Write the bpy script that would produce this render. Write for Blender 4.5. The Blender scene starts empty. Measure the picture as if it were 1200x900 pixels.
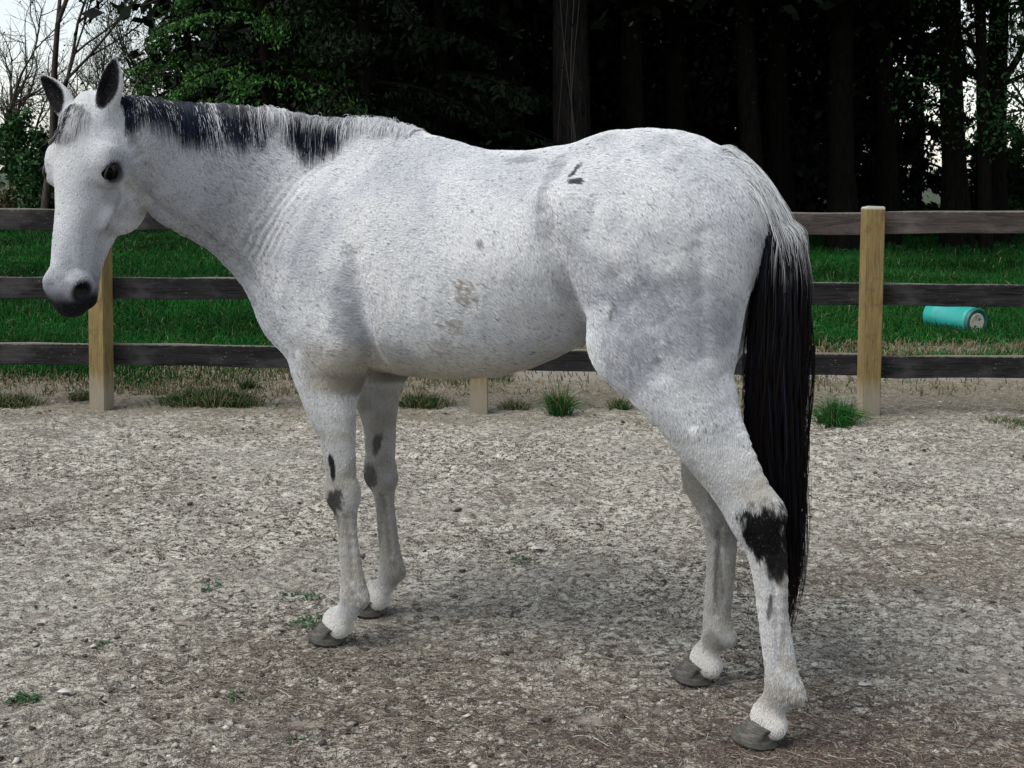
import time; T0=time.time()
import bpy, bmesh, math, random
import numpy as np
from mathutils import Vector, Matrix

random.seed(7)
RNG = np.random.default_rng(11)
sc = bpy.context.scene
COL = sc.collection

# ------------------------------------------------------------ camera
cam_d = bpy.data.cameras.new("camera")
cam = bpy.data.objects.new("camera", cam_d)
COL.objects.link(cam)
sc.camera = cam
cam.location = (0.0, 0.0, 1.5)
cam.rotation_euler = (math.radians(90 - 3.94), 0, 0)
cam_d.sensor_width = 36.0
cam_d.lens = 36.0 * 1400.0 / 1200.0
cam_d.shift_y = -154.0 / 1200.0
cam_d.clip_start = 0.05
cam_d.clip_end = 3000.0

# ------------------------------------------------------------ sky and sun (bright overcast day)
SUN_EL, SUN_AZ = math.radians(57), math.radians(240)   # azimuth: clockwise from +Y
world = bpy.data.worlds.new("World")
sc.world = world
world.use_nodes = True
wn, wl = world.node_tree.nodes, world.node_tree.links
wn.clear()
w_out = wn.new("ShaderNodeOutputWorld")
w_bg = wn.new("ShaderNodeBackground")
w_sky = wn.new("ShaderNodeTexSky")
w_sky.sky_type = 'NISHITA'
w_sky.sun_disc = False
w_sky.sun_elevation = SUN_EL
w_sky.sun_rotation = SUN_AZ
w_sky.altitude = 100
w_sky.air_density = 1.2
w_sky.dust_density = 0.6
w_sky.ozone_density = 1.0
w_hs = wn.new("ShaderNodeHueSaturation")
w_hs.inputs["Saturation"].default_value = 0.40       # high thin cloud: almost white
wl.new(w_sky.outputs[0], w_hs.inputs["Color"])
wl.new(w_hs.outputs[0], w_bg.inputs["Color"])
w_bg.inputs["Strength"].default_value = 0.13
wl.new(w_bg.outputs[0], w_out.inputs["Surface"])

sun_d = bpy.data.lights.new("sun", 'SUN')
sun = bpy.data.objects.new("sun", sun_d)
COL.objects.link(sun)
sun_d.energy = 2.5
sun_d.angle = math.radians(38)
sun_d.color = (1.0, 0.965, 0.90)
_sd = Vector((math.sin(SUN_AZ) * math.cos(SUN_EL), math.cos(SUN_AZ) * math.cos(SUN_EL), math.sin(SUN_EL)))
sun.rotation_euler = _sd.to_track_quat('Z', 'Y').to_euler()
sun.location = _sd * 50

sc.view_settings.view_transform = 'Standard'
sc.view_settings.look = 'None'
sc.view_settings.exposure = 0.46
sc.view_settings.gamma = 1.0
sc.view_settings.use_curve_mapping = False
sc.render.engine = 'CYCLES'
sc.cycles.max_bounces = 5
sc.cycles.transparent_max_bounces = 8
RES, NFUR, NMANE, NTAIL = 0.006, 380000, 9500, 7000
GRES, NNEED, NGRASS = 0.0145, 60000, 220000
# ------------------------------------------------------------ helpers
def tag(o, label=None, cat=None, group=None, kind=None):
    if label: o['label'] = label
    if cat: o['category'] = cat
    if group: o['group'] = group
    if kind: o['kind'] = kind
    return o

def empty(name, loc=(0, 0, 0), rz=0.0):
    o = bpy.data.objects.new(name, None)
    o.empty_display_size = 0.1
    o.location = loc
    o.rotation_euler = (0, 0, rz)
    COL.objects.link(o)
    return o

def link(o, parent=None):
    COL.objects.link(o)
    if parent is not None:
        o.parent = parent
    return o

def np_mesh(name, verts, faces, mats=(), smooth=True):
    """verts (n,3), faces (m,3) or (m,4) numpy arrays"""
    me = bpy.data.meshes.new(name)
    verts = np.ascontiguousarray(verts, dtype=np.float32)
    faces = np.ascontiguousarray(faces, dtype=np.int32)
    m, k = faces.shape
    me.vertices.add(len(verts))
    me.vertices.foreach_set("co", verts.ravel())
    me.loops.add(m * k)
    me.loops.foreach_set("vertex_index", faces.ravel())
    me.polygons.add(m)
    me.polygons.foreach_set("loop_start", np.arange(0, m * k, k, dtype=np.int32))
    me.polygons.foreach_set("loop_total", np.full(m, k, dtype=np.int32))
    if smooth:
        me.polygons.foreach_set("use_smooth", np.ones(m, dtype=bool))
    for mt in mats:
        me.materials.append(mt)
    me.update(calc_edges=True)
    return me

def np_obj(name, verts, faces, mats=(), parent=None, smooth=True):
    return link(bpy.data.objects.new(name, np_mesh(name, verts, faces, mats, smooth)), parent)

def point_color(me, name, cols):
    a = me.attributes.new(name, 'FLOAT_COLOR', 'POINT')
    c = np.ones((len(cols), 4), dtype=np.float32)
    c[:, :3] = cols
    a.data.foreach_set("color", c.ravel())

def hair_obj(name, pts, rad, mat, parent=None, cols=None):
    """pts (n,k,3), rad (n,k), cols (n,k,3) -> a Curves object"""
    n, k, _ = pts.shape
    cv = bpy.data.hair_curves.new(name)
    cv.add_curves([k] * n)
    cv.attributes["position"].data.foreach_set("vector", np.ascontiguousarray(pts, dtype=np.float32).ravel())
    r = cv.attributes.new("radius", 'FLOAT', 'POINT') if "radius" not in cv.attributes else cv.attributes["radius"]
    r.data.foreach_set("value", np.ascontiguousarray(rad, dtype=np.float32).ravel())
    if cols is not None:
        a = cv.attributes.new("coat", 'FLOAT_COLOR', 'POINT')
        c = np.ones((n * k, 4), dtype=np.float32)
        c[:, :3] = cols.reshape(-1, 3)
        a.data.foreach_set("color", c.ravel())
    cv.materials.append(mat)
    return link(bpy.data.objects.new(name, cv), parent)

def smoothstep(a, b, x):
    t = np.clip((x - a) / (b - a), 0, 1)
    return t * t * (3 - 2 * t)

def _hash(ix, iy, iz, seed):
    h = (ix.astype(np.int64) * 374761393 + iy.astype(np.int64) * 668265263 + iz.astype(np.int64) * 2147483647 + seed * 1274126177) & 0xFFFFFFFF
    h = ((h ^ (h >> 13)) * 1274126177) & 0xFFFFFFFF
    h = (h ^ (h >> 16)) & 0xFFFFFFFF
    return (h / 4294967295.0).astype(np.float32)

def vnoise(p, scale=1.0, seed=0, octaves=1):
    """value noise in about -1..1; p (n,3)"""
    out = np.zeros(len(p), dtype=np.float32)
    amp, tot = 1.0, 0.0
    q = np.asarray(p, dtype=np.float64) * scale
    for o in range(octaves):
        f = np.floor(q).astype(np.int64)
        w = (q - f).astype(np.float32)
        w = w * w * (3 - 2 * w)
        r = 0
        for dx in (0, 1):
            wx = w[:, 0] if dx else 1 - w[:, 0]
            for dy in (0, 1):
                wy = w[:, 1] if dy else 1 - w[:, 1]
                for dz in (0, 1):
                    wz = w[:, 2] if dz else 1 - w[:, 2]
                    r = r + wx * wy * wz * _hash(f[:, 0] + dx, f[:, 1] + dy, f[:, 2] + dz, seed + o * 17)
        out += amp * (2 * r - 1)
        tot += amp
        amp *= 0.5
        q = q * 2.03 + 11.7
    return out / tot

def catmull(P, n):
    """resample rows of P (m,d) to n rows along a Catmull-Rom spline"""
    P = np.asarray(P, dtype=np.float64)
    m = len(P)
    t = np.linspace(0, m - 1, n)
    i = np.minimum(t.astype(int), m - 2)
    w = (t - i)[:, None]
    p0 = P[np.maximum(i - 1, 0)]; p1 = P[i]; p2 = P[i + 1]; p3 = P[np.minimum(i + 2, m - 1)]
    return 0.5 * ((2 * p1) + (-p0 + p2) * w + (2 * p0 - 5 * p1 + 4 * p2 - p3) * w * w + (-p0 + 3 * p1 - 3 * p2 + p3) * w ** 3)

# node helpers
def new_mat(name):
    m = bpy.data.materials.new(name)
    m.use_nodes = True
    nt = m.node_tree
    b = nt.nodes["Principled BSDF"]
    return m, nt, b

def N(nt, kind, **kw):
    n = nt.nodes.new(kind)
    for k, v in kw.items():
        if k.startswith('i_'):
            n.inputs[k[2:].replace('_', ' ')].default_value = v
        else:
            setattr(n, k, v)
    return n

def ramp(nt, stops, src=None):
    r = nt.nodes.new("ShaderNodeValToRGB")
    e = r.color_ramp.elements
    while len(e) < len(stops):
        e.new(0.5)
    for el, (p, c) in zip(e, stops):
        el.position = p
        el.color = (c, c, c, 1) if isinstance(c, (int, float)) else (*c, 1)
    if src is not None:
        nt.links.new(src, r.inputs[0])
    return r

def noise(nt, scale, detail=3, rough=0.6, vec=None, dist=0.0):
    n = nt.nodes.new("ShaderNodeTexNoise")
    n.inputs["Scale"].default_value = scale
    n.inputs["Detail"].default_value = detail
    n.inputs["Roughness"].default_value = rough
    n.inputs["Distortion"].default_value = dist
    if vec is not None:
        nt.links.new(vec, n.inputs["Vector"])
    return n

def mixc(nt, fac, a, b, mode='MIX'):
    m = nt.nodes.new("ShaderNodeMix")
    m.data_type = 'RGBA'
    m.blend_type = mode
    for v, i in ((fac, 0), (a, 6), (b, 7)):
        if hasattr(v, 'is_linked') or hasattr(v, 'links'):
            nt.links.new(v, m.inputs[i])
        elif isinstance(v, (tuple, list)):
            m.inputs[i].default_value = (*v[:3], 1)
        else:
            m.inputs[i].default_value = v
    return m.outputs[2]

def bump(nt, height, strength=0.5, dist=0.01, normal=None):
    b = nt.nodes.new("ShaderNodeBump")
    b.inputs["Strength"].default_value = strength
    b.inputs["Distance"].default_value = dist
    nt.links.new(height, b.inputs["Height"])
    if normal is not None:
        nt.links.new(normal, b.inputs["Normal"])
    return b.outputs[0]

def mapping(nt, scale=(1, 1, 1), coord='Object', rot=(0, 0, 0)):
    tc = nt.nodes.new("ShaderNodeTexCoord")
    mp = nt.nodes.new("ShaderNodeMapping")
    mp.inputs["Scale"].default_value = scale
    mp.inputs["Rotation"].default_value = rot
    nt.links.new(tc.outputs[coord], mp.inputs[0])
    return mp.outputs[0]
# ------------------------------------------------------------ the horse: one continuous surface from blended volumes
# horse frame: X forward, Y to its left (towards the camera), Z up; origin on the ground between the forefeet
HORSE_LOC = (-0.496, 3.826, 0.0)
HORSE_RZ = math.radians(151.419)
HR = Matrix.Rotation(HORSE_RZ, 3, 'Z')

class Tube:
    """chain of elliptical stations: rows (x,y,z, r_side, r_up); side = lateral axis"""
    def __init__(s, rows, n=None, side=None, k=0.05, op='add', caps=1.0, tau=.012):
        s.tau = tau
        R = np.asarray(rows, dtype=np.float64)
        if n: R = catmull(R, n)
        s.A, s.B = R[:-1, :3], R[1:, :3]
        s.ra, s.rb = R[:-1, 3:5], R[1:, 3:5]
        T = s.B - s.A
        s.L = np.linalg.norm(T, axis=1)
        s.T = T / s.L[:, None]
        sd = np.tile(np.array(side if side is not None else (0, 1, 0), dtype=float), (len(s.A), 1))
        sd -= (sd * s.T).sum(1)[:, None] * s.T
        s.S = sd / np.linalg.norm(sd, axis=1)[:, None]
        s.U = np.cross(s.T, s.S)
        m = np.maximum(s.ra.max(1), s.rb.max(1))[:, None]
        s.lo = np.minimum(s.A, s.B) - m
        s.hi = np.maximum(s.A, s.B) + m
        s.k, s.op, s.caps = k, op, caps
        s.LO, s.HI = s.lo.min(0), s.hi.max(0)
    def dist(s, p, plo, phi, marg):
        ds = []
        for i in range(len(s.A)):
            if np.any(s.lo[i] - marg > phi) or np.any(s.hi[i] + marg < plo):
                continue
            o = p - s.A[i].astype(np.float32)
            t0 = o @ s.T[i].astype(np.float32)
            t = np.clip(t0 / s.L[i], 0, 1)
            a = t0 - t * s.L[i]
            rs = s.ra[i, 0] + t * (s.rb[i, 0] - s.ra[i, 0])
            ru = s.ra[i, 1] + t * (s.rb[i, 1] - s.ra[i, 1])
            rm = np.minimum(rs, ru) * s.caps
            x = (o @ s.S[i].astype(np.float32)) / rs
            y = (o @ s.U[i].astype(np.float32)) / ru
            z = a / rm
            k0 = np.sqrt(x * x + y * y + z * z) + 1e-6
            k1 = np.sqrt((x / rs) ** 2 + (y / ru) ** 2 + (z / rm) ** 2) + 1e-6
            d = k0 * (k0 - 1) / k1
            ds.append(d)
        if not ds: return None
        if len(ds) == 1: return ds[0]
        D = np.stack(ds)
        mn = D.min(0)
        w = np.exp(-(D - mn) / s.tau)
        out = (D * w).sum(0) / w.sum(0)
        return out

class Ell:
    def __init__(s, c, r, rot=None, k=0.05, op='add'):
        """rot: 3x3 whose columns are the ellipsoid axes, or a (rx,ry,rz) degrees triple"""
        s.c, s.r = np.array(c, dtype=float), np.array(r, dtype=float)
        if rot is None: M = np.eye(3)
        elif isinstance(rot, tuple):
            from mathutils import Euler
            M = np.array(Euler([math.radians(v) for v in rot]).to_matrix())
        else: M = np.array(rot)
        s.M, s.k, s.op = M, k, op
        e = np.sqrt(((M * s.r) ** 2).sum(1))
        s.LO, s.HI = s.c - e, s.c + e
    def dist(s, p, plo, phi, marg):
        q = ((p - s.c.astype(np.float32)) @ s.M.astype(np.float32)) / s.r.astype(np.float32)
        k0 = np.sqrt((q * q).sum(1)) + 1e-6
        k1 = np.sqrt(((q / s.r.astype(np.float32)) ** 2).sum(1)) + 1e-6
        return k0 * (k0 - 1) / k1

class Group:
    """volumes blended among themselves first, then joined to the rest"""
    op = 'add'
    def __init__(s, prims, k):
        s.prims, s.k = prims, k
        add = [q for q in prims if q.op == 'add']
        s.LO = np.min([q.LO for q in add], 0); s.HI = np.max([q.HI for q in add], 0)
    def dist(s, p, plo, phi, marg):
        return eval_prims(s.prims, p, plo, phi)

def eval_prims(prims, p, plo, phi, marg=0.07):
    d = np.full(len(p), 1.0, dtype=np.float32)
    for q in prims:
        mg = marg + q.k if q.op == 'add' else marg + q.k
        if np.any(q.LO - mg > phi) or np.any(q.HI + mg < plo):
            continue
        e = q.dist(p, plo, phi, mg)
        if e is None: continue
        k = q.k
        if q.op == 'add':
            h = np.maximum(k - np.abs(d - e), 0) / k
            d = np.minimum(d, e) - h * h * k * 0.25
        else:
            e = -e
            h = np.maximum(k - np.abs(d - e), 0) / k
            d = np.maximum(d, e) + h * h * k * 0.25
    return d.astype(np.float32)

def sdf_points(prims, P, disp=None, bs=4096):
    """distance at scattered points, sorted into tiles so that only near volumes are evaluated"""
    P = np.asarray(P, dtype=np.float32)
    key = np.floor(P / 0.12).astype(np.int64)
    kk = key[:, 0] * 1000003 + key[:, 1] * 1009 + key[:, 2]
    order = np.argsort(kk, kind='stable')
    out = np.empty(len(P), dtype=np.float32)
    ks = kk[order]
    cuts = np.flatnonzero(np.diff(ks)) + 1
    for idx in np.split(order, cuts):
        if len(idx) == 0: continue
        q = P[idx]
        out[idx] = eval_prims(prims, q, q.min(0), q.max(0))
    if disp is not None:
        near = np.abs(out) < 0.08
        out[near] += disp(P[near])
    return out

def sdf_grad(prims, P, disp=None, e=0.002):
    g = np.empty((len(P), 3), dtype=np.float32)
    for a in range(3):
        v = np.zeros(3, dtype=np.float32); v[a] = e
        g[:, a] = sdf_points(prims, P + v, disp) - sdf_points(prims, P - v, disp)
    return g / (np.linalg.norm(g, axis=1)[:, None] + 1e-9)

def surface_net(prims, lo, hi, h, disp=None):
    lo, hi = np.array(lo, float), np.array(hi, float)
    B = 16
    nb = np.ceil((hi - lo) / (h * B)).astype(int)
    n = nb * B + 1
    V = np.ones(tuple(n), dtype=np.float32)
    # coarse pass over block centres
    cs = (np.stack(np.meshgrid(*[np.arange(k) for k in nb], indexing='ij'), -1).reshape(-1, 3) + 0.5) * B * h + lo
    reach = B * h * 0.87 + 0.05
    act = np.zeros(len(cs), dtype=bool)
    val = np.ones(len(cs), dtype=np.float32)
    for i in range(len(cs)):
        c = cs[i:i + 1].astype(np.float32)
        val[i] = eval_prims(prims, c, c[0] - B * h * .5, c[0] + B * h * .5, 0.15)[0]
    act = np.abs(val) < reach * 1.12
    ids = np.stack(np.meshgrid(*[np.arange(k) for k in nb], indexing='ij'), -1).reshape(-1, 3)
    loc = np.stack(np.meshgrid(*[np.arange(B + 1)] * 3, indexing='ij'), -1).reshape(-1, 3)
    for i in range(len(cs)):
        b = ids[i] * B
        sl = tuple(slice(b[a], b[a] + B + 1) for a in range(3))
        if act[i]:
            p = ((loc + b) * h + lo).astype(np.float32)
            d = eval_prims(prims, p, p[0], p[-1])
            if disp is not None:
                m = np.abs(d) < 0.06
                if m.any(): d[m] += disp(p[m])
            V[sl] = d.reshape(B + 1, B + 1, B + 1)
    for i in range(len(cs)):      # interior blocks: fill their inner region
        if not act[i] and val[i] < 0:
            b = ids[i] * B
            V[b[0] + 1:b[0] + B, b[1] + 1:b[1] + B, b[2] + 1:b[2] + B] = -1
            for a in range(3):
                for s_ in (0, B):
                    ix = [slice(b[c], b[c] + B + 1) for c in range(3)]
                    ix[a] = b[a] + s_
                    sub = V[tuple(ix)]
                    sub[sub == 1.0] = -1
    S = V < 0
    nx, ny, nz = V.shape
    cnt = np.zeros((nx - 1, ny - 1, nz - 1), dtype=np.uint8)
    for dx in (0, 1):
        for dy in (0, 1):
            for dz in (0, 1):
                cnt += S[dx:nx - 1 + dx, dy:ny - 1 + dy, dz:nz - 1 + dz]
    cell = (cnt > 0) & (cnt < 8)
    ci = np.argwhere(cell).astype(np.int32)
    idx = np.full(cell.shape, -1, dtype=np.int32)
    idx[ci[:, 0], ci[:, 1], ci[:, 2]] = np.arange(len(ci), dtype=np.int32)
    acc = np.zeros((len(ci), 3), dtype=np.float32)
    w = np.zeros(len(ci), dtype=np.float32)
    for a in range(3):
        o1, o2 = (a + 1) % 3, (a + 2) % 3
        for u in (0, 1):
            for v in (0, 1):
                q = ci.copy(); q[:, o1] += u; q[:, o2] += v
                r = q.copy(); r[:, a] += 1
                f0 = V[q[:, 0], q[:, 1], q[:, 2]]; f1 = V[r[:, 0], r[:, 1], r[:, 2]]
                m = (f0 < 0) != (f1 < 0)
                t = np.where(m, f0 / np.where(m, f0 - f1, 1), 0)
                pt = (q - ci).astype(np.float32)
                pt[:, a] += t
                acc[m] += pt[m]; w[m] += 1
    verts = (ci + acc / w[:, None]) * h + lo
    quads = []
    for a in range(3):
        o1, o2 = (a + 1) % 3, (a + 2) % 3
        s0 = [slice(0, None)] * 3; s1 = [slice(0, None)] * 3
        s0[a] = slice(0, -1); s1[a] = slice(1, None)
        ch = S[tuple(s0)] != S[tuple(s1)]
        e = np.argwhere(ch).astype(np.int32)
        ok = (e[:, o1] > 0) & (e[:, o2] > 0) & (e[:, o1] < cell.shape[o1]) & (e[:, o2] < cell.shape[o2])
        e = e[ok]
        def at(d1, d2):
            q = e.copy(); q[:, o1] -= d1; q[:, o2] -= d2
            return idx[q[:, 0], q[:, 1], q[:, 2]]
        qd = np.stack([at(1, 1), at(0, 1), at(0, 0), at(1, 0)], 1)
        ins = S[e[:, 0], e[:, 1], e[:, 2]]
        qd[~ins] = qd[~ins][:, ::-1]
        quads.append(qd)
    quads = np.concatenate(quads)
    quads = quads[(quads >= 0).all(1)]
    return verts.astype(np.float32), quads

# ---- body volumes -------------------------------------------------------
P = []
# trunk: (x, y, z, half width, half height)
P.append(Tube([
    (0.20, 0, 1.13, .150, .185),
    (0.08, 0, 1.16, .205, .265),
    (-.10, 0, 1.19, .245, .335),
    (-.30, 0, 1.215, .280, .362),
    (-.48, 0, 1.220, .300, .343),
    (-.66, 0, 1.264, .298, .302),
    (-.82, 0, 1.325, .275, .260),
    (-.98, 0, 1.315, .262, .290),
    (-1.10, 0, 1.310, .240, .275),
    (-1.16, 0, 1.290, .180, .240)], n=26, k=.05))
# withers ridge
P.append(Tube([(0.16, 0, 1.50, .05, .10), (0.0, 0, 1.54, .050, .110), (-.14, 0, 1.525, .055, .115), (-.28, 0, 1.49, .06, .10), (-.40, 0, 1.44, .07, .08)], n=12, k=.10))
# croup and dock root
P.append(Tube([(-.92, 0, 1.488, .13, .100), (-1.08, 0, 1.475, .14, .095), (-1.18, 0, 1.445, .11, .080), (-1.26, 0, 1.415, .06, .055), (-1.32, 0, 1.385, .035, .04)], n=10, k=.09))
for s_ in (1, -1):
    # hindquarter muscle masses
    P.append(Ell((-1.075, s_ * .130, 1.22), (.195, .135, .27), (0, 12, 0), k=.09))
    P.append(Ell((-1.02, s_ * .17, 1.33), (.17, .10, .18), (0, 20, 0), k=.08))
    P.append(Ell((-1.185, s_ * .105, 1.16 if s_ > 0 else 1.20), (.11, .090, .25 if s_ > 0 else .20), (0, 8, 0), k=.06))
    # point of hip
    P.append(Ell((-.86, s_ * .225, 1.40), (.07, .04, .06), (0, 20, 0), k=.07))
    # shoulder blade and upper arm
    P.append(Ell((.03, s_ * .155, 1.20), (.15, .085, .27), (0, 18, 0), k=.08))
    P.append(Ell((.12, s_ * .165, 1.05), (.12, .085, .12), None, k=.06))
    P.append(Ell((-.03, s_ * .170, 1.00), (.12, .065, .12), None, k=.05))
# near hind leg (left)
def hind(y, dx, hk=0.0):
    r = []
    r.append(Tube([
        (-1.08 + dx * .10, y * 1.05, 1.10, .115, .195),
        (-1.125 + dx * .25, y * 1.10, .985, .100, .165),
        (-1.178 + dx * .45 + hk * .4, y * 1.08, .88, .080, .115),
        (-1.224 + dx * .62 + hk * .7, y * 1.03, .78, .062, .086),
        (-1.287 + dx * .80 + hk, y * 1.0, .69, .048, .070),
        (-1.343 + dx + hk, y, .61, .044, .068),
        (-1.382 + dx + hk, y, .54, .043, .060),
        (-1.399 + dx + hk, y, .46, .037, .051),
        (-1.410 + dx + hk * .8, y, .36, .032, .045),
        (-1.423 + dx + hk * .4, y, .27, .032, .045),
        (-1.435 + dx, y, .20, .034, .046),
        (-1.440 + dx, y, .155, .037, .050),
        (-1.415 + dx, y, .11, .032, .038),
        (-1.400 + dx, y, .084, .036, .040),
        (-1.392 + dx, y, .060, .041, .044)], n=42, k=.05))
    for q in (-1, 1): r.append(Ell((-1.424 + dx, y + q * .019, .050), (.022, .017, .020), None, k=.035))
    r.append(Tube([(-1.345 + dx + hk, y, .585, .030, .036), (-1.392 + dx + hk, y, .605, .024, .034), (-1.408 + dx + hk, y, .622, .020, .026)], n=5, k=.055))  # point of hock
    r.append(Tube([(-1.410 + dx + hk, y, .625, .014, .016), (-1.325 + dx * .8 + hk * .8, y, .80, .016, .018), (-1.26 + dx * .5, y, .92, .03, .04)], n=14, k=.045))  # tendon
    r.append(Ell((-1.478 + dx, y, .148), (.018, .020, .024), None, k=.02))     # ergot
    r.append(Ell((-1.012 + dx * .25, y * 1.28, 1.045), (.082, .065, .105), (0, -25, 0), k=.07))  # stifle
    return r
P += hind(.135, 0.0)
P += hind(-.145, .27, -.045)
def fore(y, dx):
    r = []
    r.append(Tube([
        (.05, y * 1.05, 1.02, .085, .130),
        (.045, y * 1.03, .92, .080, .122),
        (.030 + dx * .2, y, .83, .068, .108),
        (.008 + dx * .4, y, .74, .056, .088),
        (-.010 + dx * .6, y, .66, .046, .066),
        (-.020 + dx * .8, y, .58, .042, .057),
        (-.028 + dx, y, .515, .043, .053),
        (-.035 + dx, y, .46, .041, .051),
        (-.043 + dx, y, .40, .033, .042),
        (-.052 + dx, y, .31, .030, .042),
        (-.062 + dx, y, .23, .031, .044),
        (-.068 + dx, y, .175, .036, .050),
        (-.058 + dx, y, .135, .034, .044),
        (-.032 + dx, y, .095, .033, .038),
        (-.002 + dx, y, .080, .038, .041),
        (.008 + dx, y, .060, .042, .044)], n=44, k=.05))
    for q in (-1, 1): r.append(Ell((-.022 + dx, y + q * .019, .050), (.022, .017, .020), None, k=.035))
    r.append(Ell((-.104 + dx, y, .158), (.016, .018, .022), None, k=.02))
    r.append(Ell((-.070 + dx, y, .485), (.012, .020, .030), None, k=.03))    # back of the knee
    r.append(Ell((.004 + dx, y, .49), (.020, .034, .045), None, k=.03))      # front of the knee
    r.append(Ell((-.060, y * 1.0, .86), (.04, .04, .06), None, k=.05))       # elbow
    return r
P += fore(.130, 0.0)
P += fore(-.130, .035)

# ---- neck: bends to the horse's left, towards the camera
P.append(Tube([
    (.00, .00, 1.25, .17, .32),
    (.10, .05, 1.300, .160, .310),
    (.20, .125, 1.365, .132, .262),
    (.285, .225, 1.433, .112, .216),
    (.355, .335, 1.480, .098, .192),
    (.405, .425, 1.528, .084, .165),
    (.440, .498, 1.575, .070, .122)], n=18, side=(-.70, .72, 0), k=.10))
P.append(Tube([
    (-.06, .0, 1.58, .03, .05),
    (.10, .045, 1.612, .030, .05),
    (.20, .125, 1.640, .028, .045),
    (.30, .235, 1.655, .027, .045),
    (.39, .365, 1.658, .027, .045),
    (.45, .462, 1.665, .026, .045),
    (.488, .530, 1.662, .028, .045)], n=16, side=(-.70, .72, 0), k=.06))

# ---- head frame: a = down the face, b = face normal (forwards), c = left side of the head
HEAD_YAW = math.radians(-111.5)             # world heading of the nose
HEAD_TILT = math.radians(10.0)              # nose swung forward of vertical
_rot = np.array(Matrix.Rotation(-HORSE_RZ, 3, 'Z'))
_fw = _rot @ np.array([math.cos(HEAD_YAW), math.sin(HEAD_YAW), 0])
_up = np.array([0, 0, 1.0])
HA = math.sin(HEAD_TILT) * _fw - math.cos(HEAD_TILT) * _up
HB = math.cos(HEAD_TILT) * _fw + math.sin(HEAD_TILT) * _up
HC = np.cross(_up, _fw)
HM = np.stack([HA, HB, HC], 1)               # columns
HEAD_O = np.array([.520, .675, 1.694])
HL, HT = .935, 1.13                          # head length and breadth factors
def hp(a, b, c):
    return HEAD_O + HM @ np.array([a * HL, b * HT, c * HT], float)
def hrow(a, b, c, rs, ru):
    return (*hp(a, b, c), rs * HT, ru * HT)
def hell(c, r, k=.03, op='add', rot=None):
    M = HM if rot is None else HM @ np.array(Matrix.Rotation(math.radians(rot[1]), 3, rot[0]))
    return Ell(hp(*c), (r[0] * HL, r[1] * HT, r[2] * HT), M, k, op)

GROOVE = np.array([(.419, .570, 1.630), (.398, .562, 1.574), (.383, .533, 1.510), (.398, .507, 1.443), (.440, .468, 1.372)])
HD = []
HD.append(Tube([hrow(*v) for v in [
    (-.005, -.075, 0, .050, .050), (.05, -.085, 0, .078, .075), (.11, -.085, 0, .093, .082), (.17, -.080, 0, .098, .082),
    (.23, -.075, 0, .086, .078), (.30, -.070, 0, .071, .070), (.38, -.064, 0, .058, .062), (.46, -.060, 0, .051, .057),
    (.53, -.061, 0, .053, .057), (.585, -.066, 0, .056, .053), (.615, -.072, 0, .046, .040)]], n=26, side=HC, k=.05))
for s_ in (1, -1):
    HD.append(hell((.262, -.178, s_ * .040), (.118, .098, .038), k=.04))       # cheek
    HD.append(hell((.160, -.058, s_ * .082), (.046, .034, .024), k=.05))      # brow over the eye
    HD.append(hell((.205, -.070, s_ * .082), (.044, .036, .024), k=.035))
    HD.append(Tube([hrow(.27, -.105, s_ * .070, .012, .012), hrow(.36, -.085, s_ * .056, .010, .010)], side=HC, k=.03))  # facial crest
    HD.append(hell((.565, -.050, s_ * .043), (.042, .036, .024), k=.025))       # nostril wing
HD.append(Tube([hrow(.30, -.195, 0, .038, .052), hrow(.38, -.165, 0, .033, .042), hrow(.46, -.140, 0, .029, .034), hrow(.53, -.126, 0, .031, .030), hrow(.592, -.120, 0, .034, .028)], n=8, side=HC, k=.035))  # lower jaw and chin
HD.append(Tube([hrow(.12, -.13, 0, .07, .10), hrow(.22, -.15, 0, .06, .09)], side=HC, k=.05))
# throat joins the neck
P.append(Tube([(*hp(.06, -.13, -.02), .062, .085), (.440, .498, 1.585, .070, .108)], side=(-.70, .72, 0), k=.06))
# ears
def ear(sg, cup, lean_out, lean_b):
    base = np.array([.014, -.072, sg * (.060 if sg > 0 else .070)])
    up = np.array([-1.0, lean_b, sg * lean_out]); up /= np.linalg.norm(up)
    face = np.array([0.0, math.cos(cup), sg * math.sin(cup)])   # direction the cup opens to
    face -= face.dot(up) * up; face /= np.linalg.norm(face)
    side = np.cross(up, face)
    M = HM @ np.stack([up, face, side], 1)
    C = lambda u, f, w=0: HEAD_O + HM @ (base + up * u * 1.10 + face * f * 1.1 + side * w)
    tb = Tube([(*C(-.02, 0), .027, .028), (*C(.02, -.002), .035, .033), (*C(.06, -.004), .043, .034), (*C(.10, -.004), .037, .029), (*C(.135, 0), .022, .018), (*C(.163, .004), .006, .006)], n=14, side=M[:, 2], k=.03)
    cutt = Tube([(*C(.022, .018), .014, .024), (*C(.06, .020), .031, .035), (*C(.10, .018), .027, .030), (*C(.135, .014), .012, .015)], n=8, side=M[:, 2], k=.006, op='sub')
    return tb, cutt, C
EL = ear(1, math.radians(8), .10, -.02)
ER = ear(-1, math.radians(12), 1.0, -.02)
for e in (EL, ER):
    P.append(e[0]); P.append(e[1])
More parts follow.
